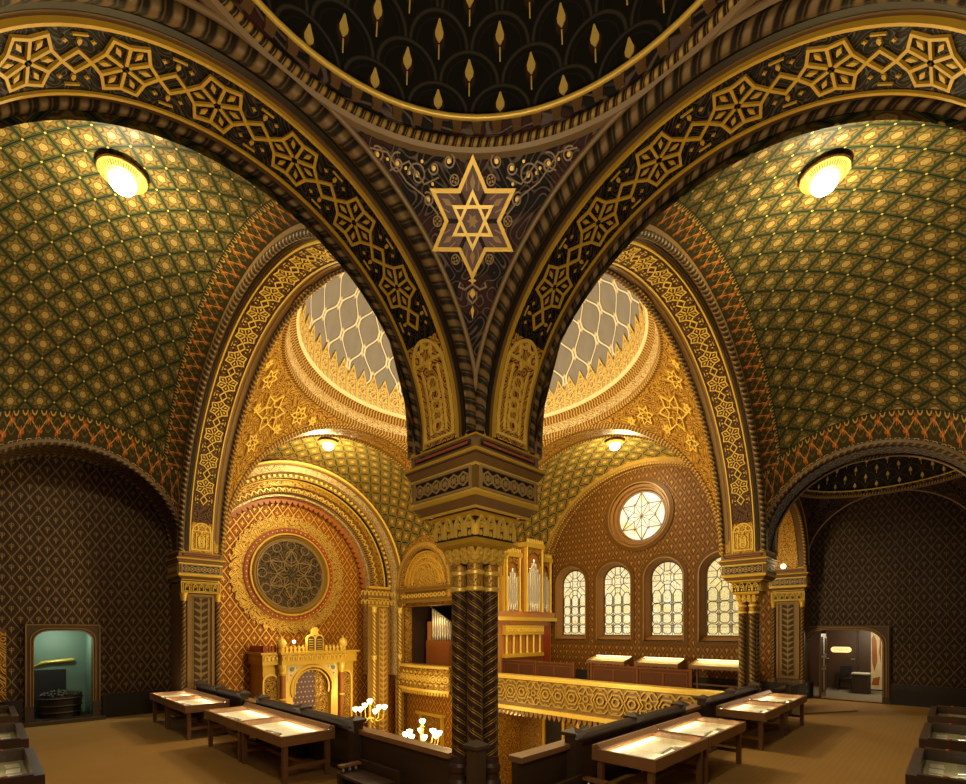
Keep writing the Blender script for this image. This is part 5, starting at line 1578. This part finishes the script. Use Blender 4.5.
# ------------------------------------------------------------------ niche with its showcase
t = thing('door_2', 'dark gilt lined surround of the lit green niche', 'niche surround', (-.655, YN, -.55), None, 'structure')
pm = ply(YN)
b = MB(); out = [(-.83, -.549), (-.83, .035), (-.48, .035), (-.48, -.549)]
b.plate([(-.83, -.549), (-.48, -.549), (-.48, .035), (-.83, .035)], [niche], ply(YN-.02), .03)
for i in range(3):
    a, c = out[i], out[i+1]; b.face([pm(*a, 0), pm(*c, 0), pm(*c, .02), pm(*a, .02)])
b.build('surround', MT['wood_dark'], t)
q2 = lambda u, v, h: pm(u, v, h+.02)
b = MB()
b.ribbon([(-.825, -.44), (-.825, .030), (-.485, .030), (-.485, -.44)], .005, q2, 0, .004)
for hw, zt_, r_ in ((.150, .010, .085), (.138, -.002, .078)): b.ribbon(roundtop(-.655, hw, -.44, zt_, r_), .005, q2, 0, .004)
b.build('gilt_lines', MT['ochre'], t)
b = MB(); b.box(-.85, -.46, YN-.075, YN, -.549, -.53); b.build('threshold', MT['wood_dark'], t)
b = MB()
b.box(-.83, -.48, YN+.28, YN+.30, -.53, .03)
b.face([(-.79, YN+.03, -.53), (-.79, YN+.29, -.53), (-.79, YN+.29, .02), (-.79, YN+.03, .02)]); b.face([(-.52, YN+.03, -.53), (-.52, YN+.29, -.53), (-.52, YN+.29, .02), (-.52, YN+.03, .02)])
b.face([(-.79, YN+.03, .0), (-.52, YN+.03, .0), (-.52, YN+.29, .0), (-.79, YN+.29, .0)])
b.build('green_recess', MT['green'], t)
b = MB(); b.face([(-.79, YN, -.529), (-.52, YN, -.529), (-.52, YN+.29, -.529), (-.79, YN+.29, -.529)]); b.build('recess_floor', MT['wood_dark'], t)
t = thing('basket', 'dark round basket heaped with dark lumps inside the niche', 'basket', (-.67, YN+.13, -.529))
b = MB(); b.lathe([(0, -.528), (.098, -.528), (.108, -.40), (.104, -.40), (.098, -.42), (0, -.42)], -.66, YN+.135, 28); b.build('bowl', MT['iron'], t)
b = MB()
for z in (-.50, -.46, -.415): b.lathe([(.100+(z+.53)*.08, z-.006), (.105+(z+.53)*.08, z), (.100+(z+.53)*.08, z+.006)], -.66, YN+.135, 28)
b.build('hoops_rib', MT['leatherdark'], t)
random.seed(3)
b = MB()
for k in range(90):
    a, r = random.uniform(0, 2*pi), .098*sqrt(random.random()); s_ = random.uniform(.008, .014)
    x, y, z = -.66+r*cos(a), YN+.135+r*sin(a), -.408+.02*(1-(r/.1)**2)+random.uniform(0, .012)
    b.lathe([(0, z-s_), (s_*.8, z-s_*.5), (s_, z+s_*.2), (s_*.5, z+s_*.8), (0, z+s_)], x, y, 6, smooth=False)
o = b.build('coals', MT['iron'], t); o['kind'] = 'stuff'
t = thing('torah_pointer', 'golden tapered object mounted on the green back of the niche', 'exhibit', (-.67, YN+.27, -.22))
b = MB(); b.tube([(-.775, YN+.262, -.225), (-.755, YN+.262, -.215), (-.735, YN+.262, -.205), (-.70, YN+.262, -.20), (-.64, YN+.262, -.195), (-.59, YN+.262, -.192), (-.575, YN+.262, -.192)], .012, 8, rf=lambda i: (.3, .5, .9, .8, 1.0, 1.1, .2)[i]); b.build('body', MT['gold_light'], t)
b = MB(); b.box(-.70, -.69, YN+.262, YN+.28, -.206, -.196); b.box(-.61, -.60, YN+.262, YN+.28, -.20, -.19); b.build('bracket', MT['iron'], t)
t = thing('shelf_panel', 'dark lower panel at the back of the green niche', 'panel', (-.70, YN+.27, -.3))
b = MB(); b.box(-.785, -.62, YN+.268, YN+.278, -.528, -.25); b.build('board', MT['dado'], t)

# edge of the next doorway, cut by the frame
t = thing('trim_1', 'gilded door jamb cut off beside the niche', 'jamb', (-.95, YN, -.55), None, 'structure')
b = MB(); b.box(-1.02, -.905, YN-.03, YN, -.40, .0); b.build('jamb', MT['brown'], t)
b = MB(); b.face([(-.935, YN-.0305, -.40), (-.908, YN-.0305, -.40), (-.908, YN-.0305, -.01), (-.935, YN-.0305, -.01)], [(0, 0), (.03, 0), (.03, .4), (0, .4)]); b.build('gilt_strip', MT['arab_gold'], t)

# ------------------------------------------------------------------ doorway and the little room behind
t = thing('door_1', 'dark moulded surround of the open doorway', 'door surround', (XD, -.345, -.55), None, 'structure')
pm = plx(XD)
b = MB(); b.plate([(-.625, -.549), (-.075, -.549), (-.075, .035), (-.625, .035)], [door], plx(XD-.02), .02)
for a, c in (((-.625, -.549), (-.625, .035)), ((-.625, .035), (-.075, .035)), ((-.075, .035), (-.075, -.549))): b.face([pm(*a, 0), pm(*c, 0), pm(*c, .02), pm(*a, .02)])
b.build('surround', MT['wood_dark'], t)
b = MB(); q2 = lambda u, v, h: pm(u, v, h+.02)
b.ribbon([(-.615, -.50), (-.615, .026), (-.085, .026), (-.085, -.50)], .006, q2, 0, .006)
b.build('outer_lines', MT['brown'], t)
b = MB()
for hw, zt_, r_ in ((.242, .006, .135), (.258, .018, .15)): b.ribbon(roundtop(-.345, hw, -.50, zt_, r_), .006, q2, 0, .006)
b.build('gilt_lines', MT['ochre'], t)
b = MB()
x0, x1 = XD+.05, XD+1.0
b.box(x1, x1+.03, -.95, .10, -.55, .25); b.face([(x0, .05, -.55), (x1, .05, -.55), (x1, .05, .25), (x0, .05, .25)])
struct(b, 'wall_lobby', MT['wood_door'], 'brown panelled back wall of the room beyond the doorway', 'wall')
b = MB(); b.box(x0-.06, x1, -.95, .10, -.60, -.551); struct(b, 'floor_lobby', MT['greycarpet'], 'grey carpet in the room beyond the doorway', 'floor')
b = MB(); b.face([(x0, -.95, .06), (x1, -.95, .06), (x1, .10, .06), (x0, .10, .06)]); struct(b, 'ceiling_lobby', MT['plaster'], 'pale ceiling of the room beyond the doorway', 'ceiling')
b = MB(); b.face([(x0, -.9, -.55), (x1, -.9, -.55), (x1, -.9, .25), (x0, -.9, .25)]); struct(b, 'wall_lobby_side', MT['paper_old'], 'pale side wall of the room beyond the doorway', 'wall')
xb = x1-.005
t = thing('door_3', 'brown door with a lit oval sign beyond the doorway', 'door', (xb, -.20, -.55), None, 'structure')
b = MB(); b.box(xb-.02, xb, -.31, -.085, -.549, .02); b.build('leaf', MT['wood_door'], t)
b = MB(); b.ribbon([(-.317, -.549), (-.317, .027), (-.078, .027), (-.078, -.549)], .013, plx(xb), 0, .028); b.build('frame', MT['wood_dark'], t)
for y in (-.295, -.10):
    b = MB(); b.tube([(xb-.02, y, -.27), (xb-.045, y, -.27), (xb-.045, y+.02, -.27)], .005, 6); b.build('handle', MT['silver'], t)
t = thing('sign', 'lit yellow oval sign on the brown door', 'sign', (xb-.02, -.197, -.185))
b = MB(); b.poly([(-.197+.052*s_+.026*cos(a), -.185+.026*sin(a)) for s_, lo in ((1, -pi/2), (-1, pi/2)) for a in lin(lo, lo+pi, 8)], plx(xb-.02), 0, .012); b.build('plate', MT['sign_lit'], t)
b = MB()
for k, (wd, hh) in enumerate(((.010, .022), (.016, .022), (.008, .024), (.014, .020), (.010, .022), (.014, .020))):
    y = -.150-k*.018; b.ribbon([(y-wd/2, -.185-hh/2), (y, -.185+hh/2), (y+wd/2, -.185-hh/2)] if k % 2 else [(y, -.185-hh/2), (y, -.185+hh/2)], .003, plx(xb-.032), 0, .002)
b.build('lettering', MT['ochre'], t)
t = thing('chair', 'black chair standing in front of the brown door', 'chair', (xb-.16, -.245, -.551))
xc, yc = xb-.15, -.245
b = MB(); b.box(xc-.05, xc+.05, yc-.055, yc+.055, -.45, -.438); b.build('seat', MT['chair_black'], t)
b = MB(); b.box(xc+.040, xc+.052, yc-.045, yc+.045, -.41, -.33); b.build('backrest', MT['chair_black'], t)
for sx in (-.045, .045):
    for sy in (-.048, .048):
        b = MB(); b.box(xc+sx-.005, xc+sx+.005, yc+sy-.005, yc+sy+.005, -.5505, -.45 if sx < 0 else -.40); b.build('leg', MT['iron'], t)
t = thing('cabinet', 'small dark cabinet with a pale top inside the doorway', 'cabinet', (xb-.30, -.38, -.551))
b = MB(); b.box(xb-.40, xb-.26, -.44, -.325, -.5505, -.385); b.build('body', MT['wood_dark'], t)
b = MB(); b.box(xb-.405, xb-.255, -.445, -.32, -.385, -.374); b.build('top', MT['plaster'], t)
t = thing('door_leaf', 'open grey panelled door leaf folded into the doorway', 'door', (XD+.10, -.185, -.551))
b = MB(); b.box(XD+.055, XD+.26, -.193, -.179, -.549, -.03); b.build('leaf', MT['taupe'], t)
b = MB(); p7 = ply(-.193)
for z0, z1 in ((-.50, -.33), (-.30, -.23), (-.20, -.06)): b.ribbon([(XD+.085, z0), (XD+.235, z0), (XD+.235, z1), (XD+.085, z1)], .010, p7, 0, .008, True)
b.build('panel_frame', MT['brown'], t)
t = thing('banner', 'tall bright poster with orange figures on the wall beyond the doorway', 'poster', (xb-.3, -.46, -.551))
b = MB(); b.box(xb-.012, xb-.002, -.50, -.415, -.54, .0); b.build('panel', MT['cream'], t)
b = MB(); p8 = plx(xb-.012)
for pts in ([(-.455, -.10), (-.435, -.04), (-.42, -.08), (-.425, -.30), (-.44, -.38), (-.46, -.28)], [(-.48, -.42), (-.43, -.44), (-.42, -.50), (-.47, -.50)], [(-.488, -.10), (-.480, -.05), (-.472, -.20), (-.484, -.30)]):
    b.poly(pts, p8, 0, .004)
b.build('printed_pattern', MT['rust'], t)
t = thing('rod', 'thin brass rod lying on the carpet before the doorway', 'rod', (3.3, -.3, -.55))
b = MB(); b.tube([(2.75, -.26, -.543), (3.16, -.50, -.543)], .004, 6); b.tube([(3.16, -.50, -.543), (3.28, -.47, -.543)], .004, 6); b.build('bar', MT['ochre'], t)

# ------------------------------------------------------------------ light
def point(name, p, watt, col=(1, .74, .40), r=.12):
    l = bpy.data.lights.new(name, 'POINT'); l.energy = watt; l.color = col; l.shadow_soft_size = r*A
    o = bpy.data.objects.new(name, l); COL.objects.link(o); o.location = w3(p); return o
def area(name, p, tgt, sx, sy, watt, col):
    l = bpy.data.lights.new(name, 'AREA'); l.shape = 'RECTANGLE'; l.size = sx; l.size_y = sy; l.energy = watt; l.color = col
    o = bpy.data.objects.new(name, l); COL.objects.link(o); o.location = p
    o.rotation_euler = (Vector(tgt)-Vector(p)).to_track_quat('-Z', 'Y').to_euler(); return o
WARM = (1, .76, .32)
for p, w_ in (((CN, CH, ZH+1.08), 300), ((CH, CN, ZH+1.08), 300), ((CH, 3.2, ZH+1.06), 400), ((3.2, CH, ZH+1.06), 340)):
    point('vault_light', p, w_, (1, .83, .46), .05)
point('hall_fill', (1.3, 1.3, 1.05), 1200, WARM, .12)  # added fill without a fixture, brightens the upper hall
point('hall_fill', (1.3, 1.3, -.3), 880, WARM, .12)  # second added hall fill, no lamp hangs here
point('dome_fill', (1.3, 1.3, 1.75), 520, (1, .90, .74), .2)  # added to brighten the dome, no fixture behind it
point('candelabrum_light', (1.78, 3.2, -.66), 100, WARM, .08)
point('candelabrum_light', (1.78, 2.4, -.80), 100, WARM, .08)
point('spotlight_light', (1.22, 3.55, -.05), 40, WARM, .02)
point('lower_fill', (2.75, 1.9, -1.0), 90, WARM, .05)  # added fill for the dark walls under the window gallery
point('window_gallery_light', (3.1, 1.9, .1), 60, WARM, .1)
point('lobby_fill', (4.3, -.42, -.03), 75, (1, .85, .6), .05)  # added fill for the little room, no visible fixture
point('niche_light', (-.68, YN+.10, -.04), 24, (.86, 1, .84), .02)
point('organ_chamber_light', (2.60, 3.2, .1), 14, WARM, .05)
point('corner_bay_fill', (-.70, -.70, .30), 260, (1, .80, .48), .12)  # unseen fill added to lift the dark bay around the camera
point('doorway_bay_fill', (3.15, -.62, .62), 26, (1, .78, .46), .1)  # unseen fill added to bring out the small dome
for loc, rz, lab in cases:
    c, s_ = cos(rz), sin(rz)
    f = lambda x, y, z: (loc[0]+x*c-y*s_, loc[1]+x*s_+y*c, z)
    l = area('case_light', f(0, DY-.09, .738), f(0, .34, .66), 1.6, .04, 7, (1, .84, .52))
    area('case_light', f(0, .075, .738), f(0, .55, .66), 1.6, .03, 6.5, (1, .86, .58))  # extra fill from the front rim, added to even out the bed
for y in WT: area('desk_light', (3.42*A+.76, y*A, 1.235), (3.42*A+.2, y*A, 1.05), 1.5, .04, 16, (1, .72, .14))
for sd in 'LR':
    for p in (.36, .98, 1.60):
        q = (-.885*A-.55, p*A, .66) if sd == 'L' else (p*A, -.885*A-.55, .66)
        point('box_case_light', (0, 0, 0), 3.2 if sd == 'L' else 1.6, (1, .85, .6), .01).location = q
w = bpy.data.worlds.new('World'); SC.world = w; w.use_nodes = True
w.node_tree.nodes['Background'].inputs[0].default_value = (.9, .75, .5, 1); w.node_tree.nodes['Background'].inputs[1].default_value = 0.0

# ------------------------------------------------------------------ camera
cam = bpy.data.cameras.new('camera'); co = bpy.data.objects.new('camera', cam); COL.objects.link(co)
co.location = w3((-1.01, -.99, 0)); co.rotation_euler = (pi/2, 0, -pi/4)
cam.sensor_fit = 'HORIZONTAL'; cam.sensor_width = 36; cam.lens = 490/966*36
cam.shift_x = 13/966; cam.shift_y = 238/966; cam.clip_start = .05
SC.camera = co
for o in bpy.data.objects:
    if '_o' in o: del o['_o']
vs = SC.view_settings; vs.view_transform = 'Standard'; vs.look = 'None'; vs.exposure = .15; vs.gamma = 1; vs.use_curve_mapping = False
SC.cycles.use_denoising = True
SC.cycles.max_bounces = 6; SC.cycles.diffuse_bounces = 3; SC.cycles.glossy_bounces = 2; SC.cycles.transparent_max_bounces = 6
SC.cycles.sample_clamp_indirect = 4
